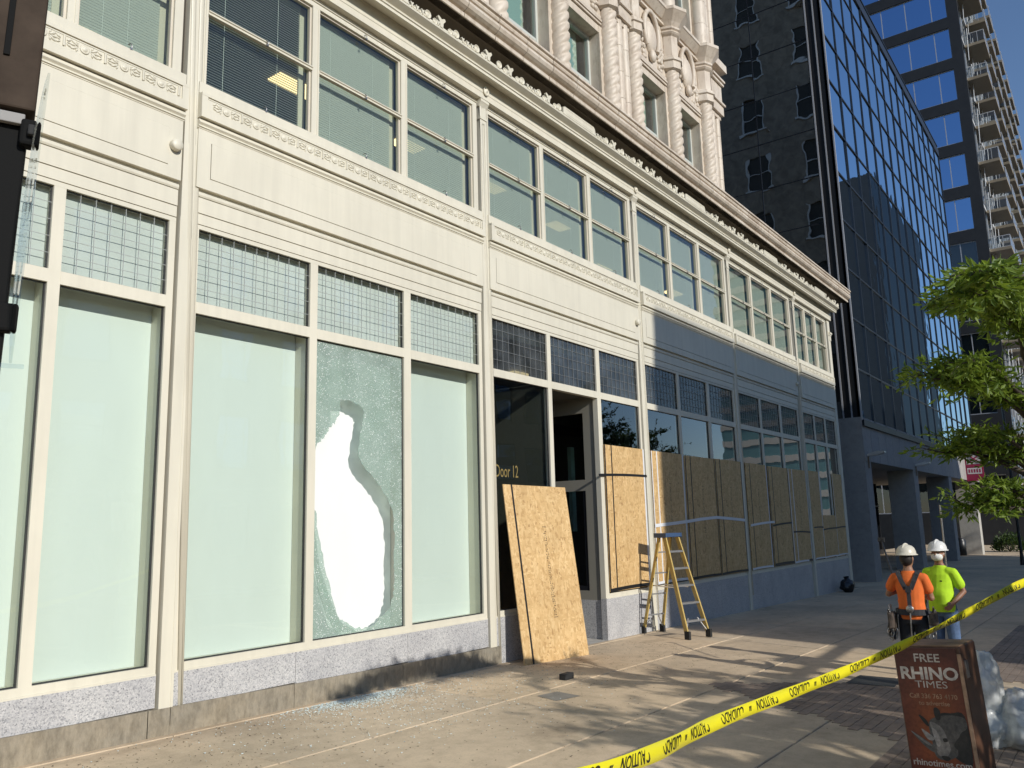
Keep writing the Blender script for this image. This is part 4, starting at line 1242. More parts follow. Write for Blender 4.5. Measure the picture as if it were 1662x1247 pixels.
rg = random.Random(5)
def street_tree_big(name, label, pos, h, r_, lm, per, seed, group=None, twigs=22, leaf=.13):
    rg = random.Random(seed)
    root = thing(name, label, 'tree', pos, group=group)
    br = []
    for i in range(34):
        a = i * 2.4 + rg.uniform(-.3, .3); z = h * (.34 + .62 * (i / 33)); q = r_ * (1 - .55 * ((i / 33) ** 2)) * rg.uniform(.65, 1.05)
        br.append((pos[2] + z * .82, (pos[0] + math.cos(a) * q, pos[1] + math.sin(a) * q, pos[2] + z)))
    make_tree(root, pos, (.1, .1), h * .95, h * .028, br, lm, rg, leaf, per, twigs, r_ * .3, .05, .2)
    return root
street_tree_big('street_tree', 'spreading kerbside tree whose shadow falls on the sidewalk', (5.7, -12.2, gz(5.7, -10) - .15), 4.5, 2.1, LEAF, 20, 21, None, 22)
street_tree_big('street_tree', 'smaller unseen kerbside tree added to thicken the sidewalk shadow, with a tight round crown', (8.4, -11.3, gz(8.4, -10) - .15), 4.3, 1.6, LEAF, 20, 23, None, 22)  # out of view, added to deepen the leaf shadow on the pavement
street_tree_big('street_tree', 'dark leafy tree across the street before the striped tower', (60, -24.5, -.9), 10.5, 5.0, LEAFD, 12, 31, None, 15, .3)
street_tree_big('street_tree', 'dark leafy tree across the street nearer the brick warehouse', (50.5, -24.8, -.85), 13.5, 5.6, LEAFD, 12, 33, None, 15, .3)
street_tree_big('street_tree', 'dark green tree at the far end of the block behind the arcade', (86, -4.5, -1.0), 9.0, 4.2, LEAFD, 12, 37, None, 15, .3)
# low shrubs by the far fin
def shrub(label, c, r_, seed, lm=LEAFD):
    rg = random.Random(seed); root = thing('shrub', label, 'shrub', (c[0], c[1], c[2]))
    mb = MB(); st_ = MB()
    for i in range(9):
        a = i * .7; e = Vector((c[0] + math.cos(a) * r_ * .7, c[1] + math.sin(a) * r_ * .7, c[2] + r_ * rg.uniform(.6, 1.2)))
        st_.tube([c, e], [.03, .01], 5)
    for i in range(1500):
        d = Vector((rg.gauss(0, 1), rg.gauss(0, 1), rg.gauss(0, 1))).normalized(); q = r_ * rg.uniform(.6, 1.0) * (1 + .2 * math.sin(d.x * 5) * math.cos(d.y * 6))
        p = Vector(c) + Vector((d.x * q, d.y * q, abs(d.z) * q * 1.2 + .05)); add_leaf(mb, p, d + Vector((0, 0, .3)), .16, .05, rg)
    st_.build('stem', BARK, root); mb.build('foliage', lm, root)
shrub('rounded dark green shrub beside the pale end fin', (64.6, -.9, gz(64.6, 0)), 1.0, 3)
shrub('smaller shrub further along the far corner planting', (68.5, -3.0, gz(68, 0)), .8, 4, LEAF)

# ---------------------------------------------------------------- chipboard panels over the windows
def board(label, x0, x1, z0, z1, vx=(), vcol=None, edges=(), hz=(), stamp=True, sk=0.0):
    """a sheet fixed to the frames: vx = (x, width, material) strips, hz = (za, zb, x0, x1, material)"""
    root = thing('chipboard_panel', label, 'board', ((x0 + x1) / 2, -.02, z0), None, 'chipboard sheets covering windows')
    m = MB()
    m.add([(x0, -.030, z0), (x1, -.030, z0), (x1, -.012, z0), (x0, -.012, z0), (x0 + sk, -.030, z1), (x1 + sk, -.030, z1), (x1 + sk, -.012, z1), (x0 + sk, -.012, z1)],
          [(0, 3, 2, 1), (4, 5, 6, 7), (0, 1, 5, 4), (1, 2, 6, 5), (2, 3, 7, 6), (3, 0, 4, 7)])
    m.build('sheet', OSB, root)
    for x, w_, mt in vx:
        t = MB(); t.box(x - w_ / 2, x + w_ / 2, -.0325, -.0305, z0 + .002, z1 - .002)
        t.build('tape_strip', mt, root)
    for za, zb, xa, xb, w_, mt in hz:
        t = MB(); N = 8; vs = []
        for i in range(N + 1):
            f_ = i / N; x = xa + (xb - xa) * f_; z = za + (zb - za) * f_ + .012 * math.sin(PI * f_)
            vs += [(x, -.0355, z - w_ / 2), (x, -.0355, z + w_ / 2), (x, -.0335, z + w_ / 2), (x, -.0335, z - w_ / 2)]
        t.add(vs, [(i * 4 + a, i * 4 + (a + 1) % 4, i * 4 + 4 + (a + 1) % 4, i * 4 + 4 + a) for i in range(N) for a in range(4)])
        t.build('tape_strip', mt, root)
    if stamp: make_stamp(root, (x0 + x1) / 2 + .05, z0 + (z1 - z0) * .56, -.0312, 1.0)
    return root

def make_stamp(root, cx, cz, y, h, local=False):
    """illegible grade stamp: a column of tiny ink dashes between two rules"""
    rg = random.Random(int(cx * 977)); m = MB()
    m.box(cx - .045, cx + .045, y - .0006, y, cz + h / 2, cz + h / 2 + .008); m.box(cx - .045, cx + .045, y - .0006, y, cz - h / 2, cz - h / 2 + .008)
    z = cz - h / 2 + .03
    while z < cz + h / 2 - .03:
        for k_ in range(3):
            if rg.random() < .72:
                x = cx - .03 + .022 * k_ + rg.uniform(-.004, .004); m.box(x, x + rg.uniform(.006, .017), y - .0006, y, z, z + rg.uniform(.006, .02))
        z += .027
    m.build('grade_stamp', STAMP, root, **({'local': True} if local else {}))
BT, WT = BLACKTAPE, WHITETAPE
board('sunlit chipboard sheet right of the entry, strapped by black tape above its middle', 12.955, 14.47, .575, 3.18,
      [(12.965, .035, BT), (13.2, .035, BT), (14.45, .05, WT)], hz=[(2.62, 2.66, 12.71, 14.55, .045, BT), (.60, .61, 12.95, 14.50, .06, BT)], stamp=False)
bd = board('chipboard sheet half in sun behind the stepladder, with a white edge strip', 14.79, 16.25, .585, 3.175, [(14.805, .03, WT), (15.03, .04, WT), (16.23, .04, WT)], hz=[(.60, .60, 14.79, 16.25, .05, WT)])
board('shaded chipboard sheet in the middle of the first boarded bay, black stripe at left', 16.36, 17.93, .56, 3.165, [(16.375, .035, BT), (16.63, .035, BT), (17.91, .03, BT)], hz=[(.585, .585, 16.36, 17.93, .05, BT)])
board('shaded chipboard sheet at the right of the first boarded bay, beside the pilaster', 17.965, 19.56, .56, 3.175, [(17.985, .035, BT), (18.25, .035, BT), (19.54, .035, BT)], hz=[(.585, .585, 17.965, 19.56, .05, BT)])
board('chipboard sheet with short white tape across, left in the second boarded bay', 19.86, 21.33, .563, 3.168, [(20.13, .035, BT), (21.31, .05, WT)], hz=[(1.632, 1.70, 19.93, 21.66, .055, WT), (.585, .585, 19.86, 21.33, .05, WT)])
board('chipboard sheet framed by black tape, middle of the second boarded bay', 21.45, 23.02, .563, 3.155, [(21.47, .035, BT), (21.74, .035, BT), (23.0, .035, BT)], hz=[(1.603, 1.663, 21.51, 23.05, .05, BT), (.60, .60, 21.45, 23.02, .075, BT)])
board('chipboard sheet with a low black tape, right in the second boarded bay', 23.06, 24.64, .563, 3.155, [(23.09, .05, WT), (23.385, .05, WT), (24.62, .03, WT)], hz=[(1.41, 1.373, 23.13, 24.62, .045, BT), (.585, .585, 23.06, 24.3, .05, WT), (.585, .585, 24.3, 24.64, .06, BT)], stamp=True)
board('narrow full height chipboard sheet left in the last boarded bay', 24.95, 25.95, .585, 3.17, [(25.93, .04, WT)], hz=[(1.494, 1.495, 25.02, 25.95, .04, BT), (.60, .60, 24.95, 25.95, .04, WT)], stamp=False)
board('short half height chipboard sheet below bare glass in the last bay', 25.97, 27.34, .585, 1.85, [], hz=[(1.42, 1.45, 25.95, 27.4, .045, BT), (.60, .60, 25.97, 27.34, .04, WT)], stamp=False)
board('farthest chipboard sheet at the end of the boarded row by the corner pier', 27.36, 28.42, .59, 3.17, [(27.38, .03, WT)], hz=[(1.45, 1.472, 27.4, 28.42, .045, BT), (.61, .61, 27.36, 28.42, .04, WT)], stamp=False)
# long pale tape across the three sheets of the first boarded bay
lt = MB(); pts = [(14.78, 1.70), (15.5, 1.73), (16.25, 1.765), (17.0, 1.81), (17.84, 1.842), (18.6, 1.81), (19.56, 1.764)]
vs = []
for x, z in pts: vs += [(x, -.040, z - .032), (x, -.040, z + .032), (x, -.0375, z + .032), (x, -.0375, z - .032)]
lt.add(vs, [(i * 4 + a, i * 4 + (a + 1) % 4, i * 4 + 4 + (a + 1) % 4, i * 4 + 4 + a) for i in range(len(pts) - 1) for a in range(4)])
tag(lt.build('tape_strip', WHITETAPE, None, loc=(14.78, -.04, 1.7)), 'long wavy strip of white tape stuck across three boards', 'tape')

# leaning sheet at the entry
lb = thing('leaning_board', 'sunlit chipboard sheet leaning loose against the storefront by the entry', 'board', (9.79, -.41, gz(9.79, -.41)))
ex = Vector((1.43, -.19, -.028)).normalized(); up0 = Vector((.05, .40, 2.57)); ez = (up0 - ex * up0.dot(ex)).normalized(); ey = ez.cross(ex)
lb.rotation_euler = Matrix((ex, ey, ez)).transposed().to_euler()
BWD, BHT = 1.44, 2.60
B(0, BWD, 0, .014, 0, BHT).build('sheet', OSB, lb, local=True)
t = MB(); t.box(.17, .205, -.0025, -.0005, 0.0, BHT); t.box(.172, .203, -.004, .015, -.003, .03); t.build('tape_strip', BLACKTAPE, lb, local=True)
make_stamp(lb, .80, 1.28, -.0006, 1.35, True)

# ---------------------------------------------------------------- stepladder
ax = Vector((.30, .954, 0)).normalized(); side = Vector((.954, -.30, 0))
la = thing('stepladder', 'yellow fibreglass stepladder with blue cap standing before the boards', 'ladder', (14.15, -.60, gz(14.15, -.6)))
la.rotation_euler = (0, 0, math.atan2(side.y, side.x))
YEL = simple('yellow_fibreglass', (0.47, 0.335, 0.10), .5, var=.15, scale=8)
BLU = simple('blue_plastic', (0.035, 0.075, 0.16), .5)
RUB = simple('black_rubber', (.02, .02, .02), .8)
HT = 1.80; fy, ry = -.60, .50                     # local: x along the steps, y towards the wall
def lrail(x0, y0, x1, y1, w_, d_, nm):
    m = MB(); p0 = Vector((x0, y0, .02)); p1 = Vector((x1, y1, HT - .02))
    vs = []
    for p in (p0, p1):
        vs += [(p.x - w_ / 2, p.y - d_ / 2, p.z), (p.x + w_ / 2, p.y - d_ / 2, p.z), (p.x + w_ / 2, p.y + d_ / 2, p.z), (p.x - w_ / 2, p.y + d_ / 2, p.z)]
    m.add(vs, [(0, 3, 2, 1), (4, 5, 6, 7), (0, 1, 5, 4), (1, 2, 6, 5), (2, 3, 7, 6), (3, 0, 4, 7)])
    return m.build(nm, YEL, la, local=True)
for sx in (-1, 1):
    r1 = lrail(sx * .275, fy, sx * .165, -.07, .03, .085, 'front_rail')
    r2 = lrail(sx * .25, ry, sx * .15, .07, .028, .06, 'rear_rail')
    for rr, yy, x in ((r1, fy, .275), (r2, ry, .25)):
        f = MB(); f.box(sx * x - .024, sx * x + .024, yy - .055, yy + .055, 0, .14); f.build('foot', RUB, rr, local=True)
    bb = MB(); bb.tube([(sx * .155, -.30, .86), (sx * .165, .30, .88)], .011, 6); bb.build('spreader_bar', ALU, la, local=True)
    bb = MB(); bb.tube([(sx * .26, fy + .03, .12), (sx * .12, fy + .11, .34)], .010, 6); bb.tube([(sx * .23, ry - .02, .12), (sx * .08, ry - .07, .32)], .010, 6); bb.build('brace', ALU, la, local=True)
for k in range(5):
    z = .30 + .30 * k; f_ = z / HT; y = fy + (-.07 - fy) * f_; hw = .275 + (.165 - .275) * f_
    B(-hw + .012, hw - .012, y - .045, y + .05, z - .022, z + .012).build('step', ALU, la, local=True)
for k in (0, 1, 2, 3):
    z = .34 + .38 * k; f_ = z / HT; y = ry + (.07 - ry) * f_; hw = .25 + (.15 - .25) * f_
    B(-hw, hw, y - .012, y + .012, z - .012, z + .012).build('rear_brace', ALU, la, local=True)
cp = MB(); cp.box(-.20, .20, -.15, .14, HT - .045, HT + .025); cp.box(-.215, -.2, -.16, .15, HT - .055, HT + .03); cp.box(.2, .215, -.16, .15, HT - .055, HT + .03)
cp.build('top_cap', BLU, la, local=True, bevel=.008)
# ---------------------------------------------------------------- people
SKIN = simple('skin', (0.30, 0.155, 0.095), .55, var=.08, scale=20)
SKIN2 = simple('tanned_skin', (0.27, 0.13, 0.08), .55, var=.08, scale=20)
HAIR = simple('dark_hair', (0.014, 0.010, 0.008), .6)
def cloth(name, c, v=.1): return simple(name, c, .85, var=v, scale=9, bmp=.5, space='Object')
ORANGE = cloth('orange_tee', (0.72, 0.15, 0.025)); NEON = cloth('neon_tee', (0.44, 0.70, 0.02)); JEAN = cloth('blue_denim', (0.075, 0.125, 0.23), .3); DARKP = cloth('black_trousers', (0.018, .019, .022))
HATM = simple('white_hard_hat', (0.70, 0.69, 0.66), .3); HATC = simple('cream_hard_hat', (0.62, 0.58, 0.48), .35)
MASKM = cloth('mask_cloth', (0.70, 0.69, 0.65), .05); STRAP = cloth('harness_webbing', (0.035, 0.035, 0.04)); BOOT = simple('boot_leather', (.05, .035, .022), .7)
POUCH = simple('worn_tool_leather', (0.075, 0.055, 0.042), .7, var=.5, scale=25)

def loft(m, secs, n=16):
    """secs: (cx, cy, z, rx, ry)"""
    vs = [(c + rx * math.cos(2 * PI * k / n), d + ry * math.sin(2 * PI * k / n), z) for c, d, z, rx, ry in secs for k in range(n)]
    q = len(secs)
    fs = [(i * n + k, i * n + (k + 1) % n, (i + 1) * n + (k + 1) % n, (i + 1) * n + k) for i in range(q - 1) for k in range(n)]
    fs += [tuple(range(n - 1, -1, -1)), tuple((q - 1) * n + k for k in range(n))]
    m.add(vs, fs, 0, True)
def limb(m, pts, rad, n=12):
    P_ = [Vector(p) for p in pts]; ps = []; rs = []
    for i in range(len(P_) - 1):
        for t in (0, .33, .66):
            ps.append(P_[i].lerp(P_[i + 1], t)); rs.append(rad[i] + (rad[i + 1] - rad[i]) * t)
    ps.append(P_[-1]); rs.append(rad[-1])
    m.tube(ps, rs, n)
    for p, r_ in ((ps[0], rs[0]), (ps[-1], rs[-1])): m.ell(p, r_ * .98, r_ * .98, r_ * .98, 10, 6)
    for p, r_ in zip(P_[1:-1], rad[1:-1]): m.ell(p, r_, r_, r_, 10, 6)
def remesh(o, vox, sm=3):
    r_ = o.modifiers.new('skin_surface', 'REMESH'); r_.mode = 'VOXEL'; r_.voxel_size = vox; r_.use_smooth_shade = True
    s_ = o.modifiers.new('smooth', 'SMOOTH'); s_.factor = .5; s_.iterations = sm
def hand(m, w, d, out_, curl=.6):
    """palm, four bent fingers of different length and a thumb; d = forearm direction, out_ = direction the palm faces"""
    w = Vector(w); d = Vector(d).normalized(); o_ = Vector(out_); o_ = (o_ - d * o_.dot(d)).normalized(); s_ = d.cross(o_)
    c = w + d * .05
    for a in (-1, -.33, .33, 1): m.tube([w + s_ * a * .012, c + s_ * a * .028 + d * .035], [.018, .014], 8)
    for a, L_ in ((-1, .068), (-.33, .080), (.33, .076), (1, .058)):
        p = c + s_ * a * .029 + d * .035; d1 = (d + o_ * curl * .5).normalized(); d2 = (d * .6 + o_ * curl * 1.4).normalized()
        m.tube([p, p + d1 * L_ * .5, p + d1 * L_ * .5 + d2 * L_ * .5], [.0105, .0095, .0075], 8)
    p = w + d * .03 - s_ * .024
    m.tube([p, p + (d * .6 - s_ * .8 + o_ * .3).normalized() * .035, p + (d * .6 - s_ * .8 + o_ * .3).normalized() * .035 + (d * .9 + o_ * .5).normalized() * .03], [.013, .011, .009], 8)

def person(label, pos, yaw, scale, shirt, trous, skin, hatm, arms, belly, head_yaw, mask, sleeve):
    root = thing('person', label, 'person', pos, (0, 0, yaw), None, scale)
    K = dict(local=True)
    body = MB()
    loft(body, [(0, 0, .84, .09, .13), (0, 0, .95, .10, .15), (0, 0, 1.08, .095, .135), (0, 0, 1.25, .105, .15), (0, 0, 1.38, .095, .165), (-.01, 0, 1.44, .07, .13), (-.012, 0, 1.475, .058, .075), (.0, 0, 1.52, .053, .055), (.008, 0, 1.58, .055, .055)])
    for sy in (-1, 1): limb(body, [(0, sy * .09, .90), (.012, sy * .105, .48), (-.012, sy * .115, .09)], [.085, .056, .040])
    for (sh_, el, wr, out_, curl) in arms:
        limb(body, [sh_, el, wr], [.044, .042, .030]); hand(body, wr, Vector(wr) - Vector(el), out_, curl)
    # head with jaw, nose, brow and ears, turned on the neck
    h0 = len(body.v)
    body.ell((.0, 0, 1.645), .098, .078, .118, 18, 12); body.ell((.038, 0, 1.585), .058, .055, .060, 12, 8)
    body.tube([(.092, 0, 1.665), (.112, 0, 1.632), (.098, 0, 1.620)], [.010, .017, .012], 8)
    for sy in (-1, 1):
        body.ell((-.004, sy * .079, 1.635), .020, .010, .033, 8, 6); body.ell((.082, sy * .032, 1.672), .016, .026, .009, 8, 6)
    body.ell((.090, 0, 1.592), .012, .026, .008, 8, 6)
    cy_, sy_ = math.cos(head_yaw), math.sin(head_yaw)
    turn = lambda p: Vector((p.x * cy_ - p.y * sy_, p.x * sy_ + p.y * cy_, p.z))
    body.xf(turn, h0)
    bo = body.build('body', skin, root, **K); remesh(bo, .0085, 2)
    ey_ = MB()
    for sy in (-1, 1): ey_.ell((.086, sy * .031, 1.652), .010, .013, .009, 8, 6)
    ey_.xf(turn); ey_.build('eyes', simple('eye', (.03, .02, .015), .2) if 'eye' not in MATS else MATS['eye'], root, **K)
    hr = MB(); hr.ell((-.022, 0, 1.645), .092, .083, .108, 16, 10); hr.xf(turn); hr.build('hair', HAIR, root, **K)
    # shirt
    sm_ = MB()
    loft(sm_, [(belly * .4, 0, .86, .125 + belly * .5, .172), (belly * .5, 0, .95, .127 + belly * .6, .172), (belly * .5, 0, 1.08, .118 + belly * .8, .158), (belly * .2, 0, 1.22, .124 + belly * .3, .172), (0, 0, 1.36, .116, .172), (-.008, 0, 1.425, .09, .138), (-.01, 0, 1.468, .070, .090), (-.006, 0, 1.488, .062, .068)])
    for (sh_, el, wr, out_, curl) in arms:
        s0 = Vector(sh_); e = s0.lerp(Vector(el), sleeve)
        limb(sm_, [(s0.x, s0.y * .6, s0.z), (s0.x, s0.y * .96, s0.z - .004), e], [.074, .068, .074])
    rg = random.Random(int(pos[0] * 10))
    for _ in range(9):
        a = rg.uniform(0, 2 * PI); z = rg.uniform(.92, 1.2); q = rg.uniform(.9, 1.0)
        sm_.tube([(math.cos(a) * .12 * q + belly * .4, math.sin(a) * .168 * q, z), (math.cos(a + .3) * .122 + belly * .4, math.sin(a + .3) * .168, z - rg.uniform(.05, .14))], [.012, .006], 6)
    so = sm_.build('shirt', shirt, root, **K); remesh(so, .0105, 3)
    tm_ = MB()
    loft(tm_, [(0, 0, .80, .118, .165), (0, 0, .92, .122, .172), (0, 0, .985, .118, .165)])
    for sy in (-1, 1): limb(tm_, [(0, sy * .085, .88), (.015, sy * .107, .48), (-.01, sy * .117, .075)], [.098, .080, .066])
    for _ in range(14):
        sy = rg.choice((-1, 1)); z = rg.uniform(.2, .75); a = rg.uniform(0, 6.28)
        tm_.tube([(math.cos(a) * .075, sy * .107 + math.sin(a) * .075, z), (math.cos(a + .8) * .078, sy * .107 + math.sin(a + .8) * .078, z + .05)], [.012, .006], 6)
    to = tm_.build('trousers', trous, root, **K); remesh(to, .0115, 2)
    for sy in (-1, 1):
        bt = MB(); bt.ell((.05, sy * .118, .045), .135, .052, .05, 12, 8); bt.ell((-.03, sy * .118, .09), .065, .055, .07, 12, 8); bt.box(-.085, .175, sy * .118 - .05, sy * .118 + .05, 0, .022)
        b_ = bt.build('boot', BOOT, root, **K); remesh(b_, .009, 2)
    # hard hat
    hh = MB()
    hh.lathe([(.136, 0), (.150, -.004), (.152, .004), (.132, .012), (.128, .045), (.112, .088), (.08, .118), (.04, .131), (.004, .134)], 24, (-.006, 0, 1.690), 0, True, 1.06, .93)
    for dx in (0,):
        hh.tube([(.118 * math.cos(t) * 1.08 - .006, 0, 1.70 + .134 * math.sin(t)) for t in [PI * i / 12 for i in range(1, 12)]], .014, 6)
    hh.ell((.125, 0, 1.690), .055, .085, .010, 12, 6)
    hh.xf(turn); hh.build('hard_hat', hatm, root, **K)
    if mask:
        mk = MB(); mk.ell((.050, 0, 1.602), .068, .078, .060, 16, 10); mk.ell((.092, 0, 1.618), .030, .036, .036, 10, 8)
        mk.xf(turn); mo = mk.build('face_mask', MASKM, root, **K); remesh(mo, .007, 2)
        for sy in (-1, 1):
            ml = MB(); ml.tube([(.07, sy * .060, 1.625), (.02, sy * .082, 1.64), (-.01, sy * .088, 1.645)], .0025, 5); ml.xf(turn); ml.build('mask_loop', MASKM, root, **K)
    return root

pn = (12.35, -5.40, gz(12.35, -5.40)); po = (11.25, -5.235, gz(11.25, -5.235))
neon = person('person in neon yellow tee, white hard hat and white face mask, hand at the waist', pn, math.radians(166), .945, NEON, JEAN, SKIN2, HATM,
    [((0, .182, 1.39), (-.06, .26, 1.13), (.13, .19, .985), (-.3, -1, 0), .8), ((0, -.182, 1.39), (-.02, -.255, 1.12), (.06, -.25, .87), (.2, 1, 0), .5)], .07, math.radians(6), True, .62)
emb = MB(); emb.box(.1325, .137, .045, .075, 1.27, 1.285); emb.build('chest_mark', simple('dark_print', (.03, .05, .01), .7), neon, local=True)
oran = person('person seen from behind in orange tee with black harness and cream hard hat', po, math.radians(2), .925, ORANGE, DARKP, SKIN, HATC,
    [((0, .182, 1.39), (.08, .285, 1.17), (.30, .13, 1.22), (0, -.4, -1), .9), ((0, -.182, 1.39), (.06, -.235, 1.13), (.30, -.10, 1.12), (0, .4, 1), .9)], .02, math.radians(-14), False, .55)
# harness: shoulder straps meeting in a Y, belt, dorsal plate, pouches and carabiners
def strap(nm, pts, w_, m_, par):
    s_ = MB(); s_.tube(pts, w_, 8, 0, True, .22, None)
    return s_.build(nm, m_, par, local=True)
def ribbon(nm, pts, nrm, w_, m_, par, th=.006):
    s_ = MB(); vs = []; P_ = [Vector(p) for p in pts]; nr = [Vector(q).normalized() for q in nrm]
    for i, p in enumerate(P_):
        d = (P_[min(i + 1, len(P_) - 1)] - P_[max(i - 1, 0)]).normalized(); sd_ = d.cross(nr[i]).normalized() * w_ / 2; t_ = nr[i] * th
        vs += [p - sd_, p + sd_, p + sd_ + t_, p - sd_ + t_]
    q = len(P_)
    s_.add(vs, [(i * 4 + a, i * 4 + (a + 1) % 4, i * 4 + 4 + (a + 1) % 4, i * 4 + 4 + a) for i in range(q - 1) for a in range(4)] + [(3, 2, 1, 0), tuple(range(4 * q - 4, 4 * q))])
    return s_.build(nm, m_, par, local=True)
for sy in (-1, 1):
    ribbon('harness_strap', [(.06, sy * .115, 1.452), (-.02, sy * .125, 1.475), (-.085, sy * .112, 1.440), (-.122, sy * .075, 1.35), (-.136, sy * .03, 1.25)],
           [(.3, 0, 1), (-.1, 0, 1), (-.7, 0, .7), (-1, 0, .3), (-1, 0, 0)], .058, STRAP, oran, .010)
ribbon('harness_strap', [(-.138, 0, 1.27), (-.140, 0, 1.12), (-.148, 0, .98)], [(-1, 0, .1), (-1, 0, 0), (-1, 0, 0)], .05, STRAP, oran, .010)
pt = [(math.cos(a) * .148, math.sin(a) * .192, .955) for a in [i * PI / 12 for i in range(25)]]
ribbon('tool_belt', pt, [(p[0], p[1] * .6, 0) for p in pt], .075, STRAP, oran, .010)
B(-.158, -.145, -.035, .035, 1.21, 1.29).build('dorsal_plate', STRAP, oran, local=True)
cbn = MB(); cbn.lathe([(.01, -.01), (.045, -.01), (.05, 0), (.045, .012), (.01, .012)], 12); cbn.xf(lambda p: Vector((-.170 - p.z, p.x, 1.0 + p.y))); cbn.build('hook_plate', STEEL, oran, local=True)
cbn = MB(); cbn.tube([(-.165, 0, .98), (-.172, .004, .80), (-.165, .01, .62)], .010, 6); cbn.build('hanging_spanner', STEEL, oran, local=True)
rg = random.Random(3)
for sy, x, w_, h in ((1, -.03, .15, .24), (1, -.12, .13, .20), (-1, -.05, .12, .17)):
    p = MB(); y0 = sy * .20
    n0 = len(p.v); p.box(x - w_ / 2, x + w_ / 2, min(y0, y0 + sy * .085), max(y0, y0 + sy * .085), .95 - h, .95)
    p.xf(lambda q: q + Vector((rg.gauss(0, .008), rg.gauss(0, .008), rg.gauss(0, .012))), n0)
    pp = p.build('tool_pouch', POUCH, oran, local=True, bevel=.015)
    for k in range(5):
        t = MB(); a = x + rg.uniform(-w_ / 2, w_ / 2); t.tube([(a, y0 + sy * .05, .93), (a + rg.gauss(0, .03), y0 + sy * .07, 1.0 + rg.uniform(-.02, .05))], .010, 6)
        t.build('hand_tool', STEEL if k % 2 else BLACK, pp, local=True)
for k in range(10):
    sy = 1 if k < 7 else -1; y = sy * rg.uniform(.20, .30); x = rg.uniform(-.16, .06); z = rg.uniform(.62, .74)
    t = MB(); r_ = rg.uniform(.03, .055); pl = rg.uniform(0, PI)
    t.tube([(x + r_ * math.cos(a) * math.cos(pl), y + r_ * math.cos(a) * math.sin(pl), z + 1.5 * r_ * math.sin(a)) for a in [2 * PI * i / 12 for i in range(13)]], .0065, 6)
    t.build('carabiner', STEEL, oran, local=True)
for k in range(5):
    y = .2 + .02 * k; t = MB(); t.tube([(-.14 + .04 * k, y, .93), (-.15 + .05 * k, y + .05, .72), (-.1 + .04 * k, y + .03, .60), (-.06 + .03 * k, y, .80)], .009, 6); t.build('lanyard', STRAP, oran, local=True)
# two long poles
p1 = MB(); p1.tube([(12.4, -4.70, 1.43), (11.45, -5.02, .98)], .012, 8)
po1 = thing('scraper_pole', 'long dark pole reaching up over the left shoulder of the orange worker', 'pole', (11.45, -5.02, .98))
p1.build('shaft', BLACK, po1); q = MB(); q.box(12.38, 12.42, -4.74, -4.66, 1.41, 1.47); q.build('head', RUB, po1)
p2 = MB(); zz = gz(13.4, -5.28); p2.tube([(13.45, -5.30, zz), (13.35, -5.33, 1.90)], .013, 8)
po2 = thing('thin_pole', 'thin grey pole rising straight behind the white hard hat', 'pole', (13.45, -5.30, zz)); p2.build('shaft', STEEL, po2)
q = MB(); q.lathe([(.01, 0), (.11, 0), (.11, .02), (.02, .05)], 14, (13.45, -5.30, zz)); q.build('pole_foot', STEEL, po2)

# ---------------------------------------------------------------- newspaper box
NB = Vector((6.86, -6.235, gz(6.86, -6.235)))
nb = thing('newspaper_box', 'rusty orange free newspaper box printed with a rhinoceros head', 'newspaper box', tuple(NB))
fd = Vector((-.985, -.17, 0)).normalized()          # the front looks back at the camera
sx_ = Vector((0, 0, 1)).cross(fd) * -1
sx_ = Vector((fd.y, -fd.x, 0)) * -1
sx_ = Vector((-fd.y, fd.x, 0))                        # to the right as seen by the camera when looking at the front
if sx_.dot(_r) < 0: sx_ = -sx_
fd = (fd * math.cos(.26) - sx_ * math.sin(.26)).normalized(); sx_ = Vector((-fd.y, fd.x, 0)); sx_ = sx_ if sx_.dot(_r) > 0 else -sx_
upv = (Vector((0, 0, 1)) - sx_ * .055).normalized()
sx2 = (sx_ - upv * sx_.dot(upv)).normalized(); bk_ = upv.cross(sx2)
if bk_.dot(fd) > 0: bk_ = -bk_
nb.rotation_euler = Matrix((sx2, bk_, upv)).transposed().to_euler()
def boxmat():
    m, nt, bs, out = mat('printed_orange_wrap')
    v_ = coords(nt, 'Object'); sp = nt.nodes.new('ShaderNodeSeparateXYZ'); nt.links.new(v_, sp.inputs[0])
    n = noise_n(nt, v_, 4, 5); n2 = noise_n(nt, v_, 34, 5, .7)
    # printed orange glow in the middle of the artwork, maroon at its borders
    mp = nt.nodes.new('ShaderNodeMapping'); mp.inputs['Location'].default_value = (0.02, 0, -.42); mp.inputs['Scale'].default_value = (2.2, .01, 1.25)
    mp.vector_type = 'TEXTURE' if False else 'POINT'
    ad = nt.nodes.new('ShaderNodeVectorMath'); ad.operation = 'ADD'; ad.inputs[1].default_value = (.0, 0, -.42)
    nt.links.new(v_, ad.inputs[0]); mu_ = nt.nodes.new('ShaderNodeVectorMath'); mu_.operation = 'MULTIPLY'; mu_.inputs[1].default_value = (2.9, 0, 1.5); nt.links.new(ad.outputs[0], mu_.inputs[0])
    ln = nt.nodes.new('ShaderNodeVectorMath'); ln.operation = 'LENGTH'; nt.links.new(mu_.outputs[0], ln.inputs[0])
    c = ramp(nt, ln.outputs['Value'], [(.15, (.27, .066, .018)), (.55, (.165, .036, .016)), (.9, (.075, .016, .013))])
    d = ramp(nt, n2.outputs[0], [(.36, (.45, .4, .36)), (.55, (1, 1, 1))])
    c = mixc(nt, .6, c, d, 'MULTIPLY'); nt.links.new(c, bs.inputs['Base Color']); bs.inputs['Roughness'].default_value = .42
    return m
WRAP = boxmat(); SHADED_SIDE = simple('shaded_side_metal', (.085, .038, .02), .45, var=.35, scale=10)  # cabinet brown darkened for the tree shadow over the box side
BW_, BD_, BH_ = .468, .42, 1.02
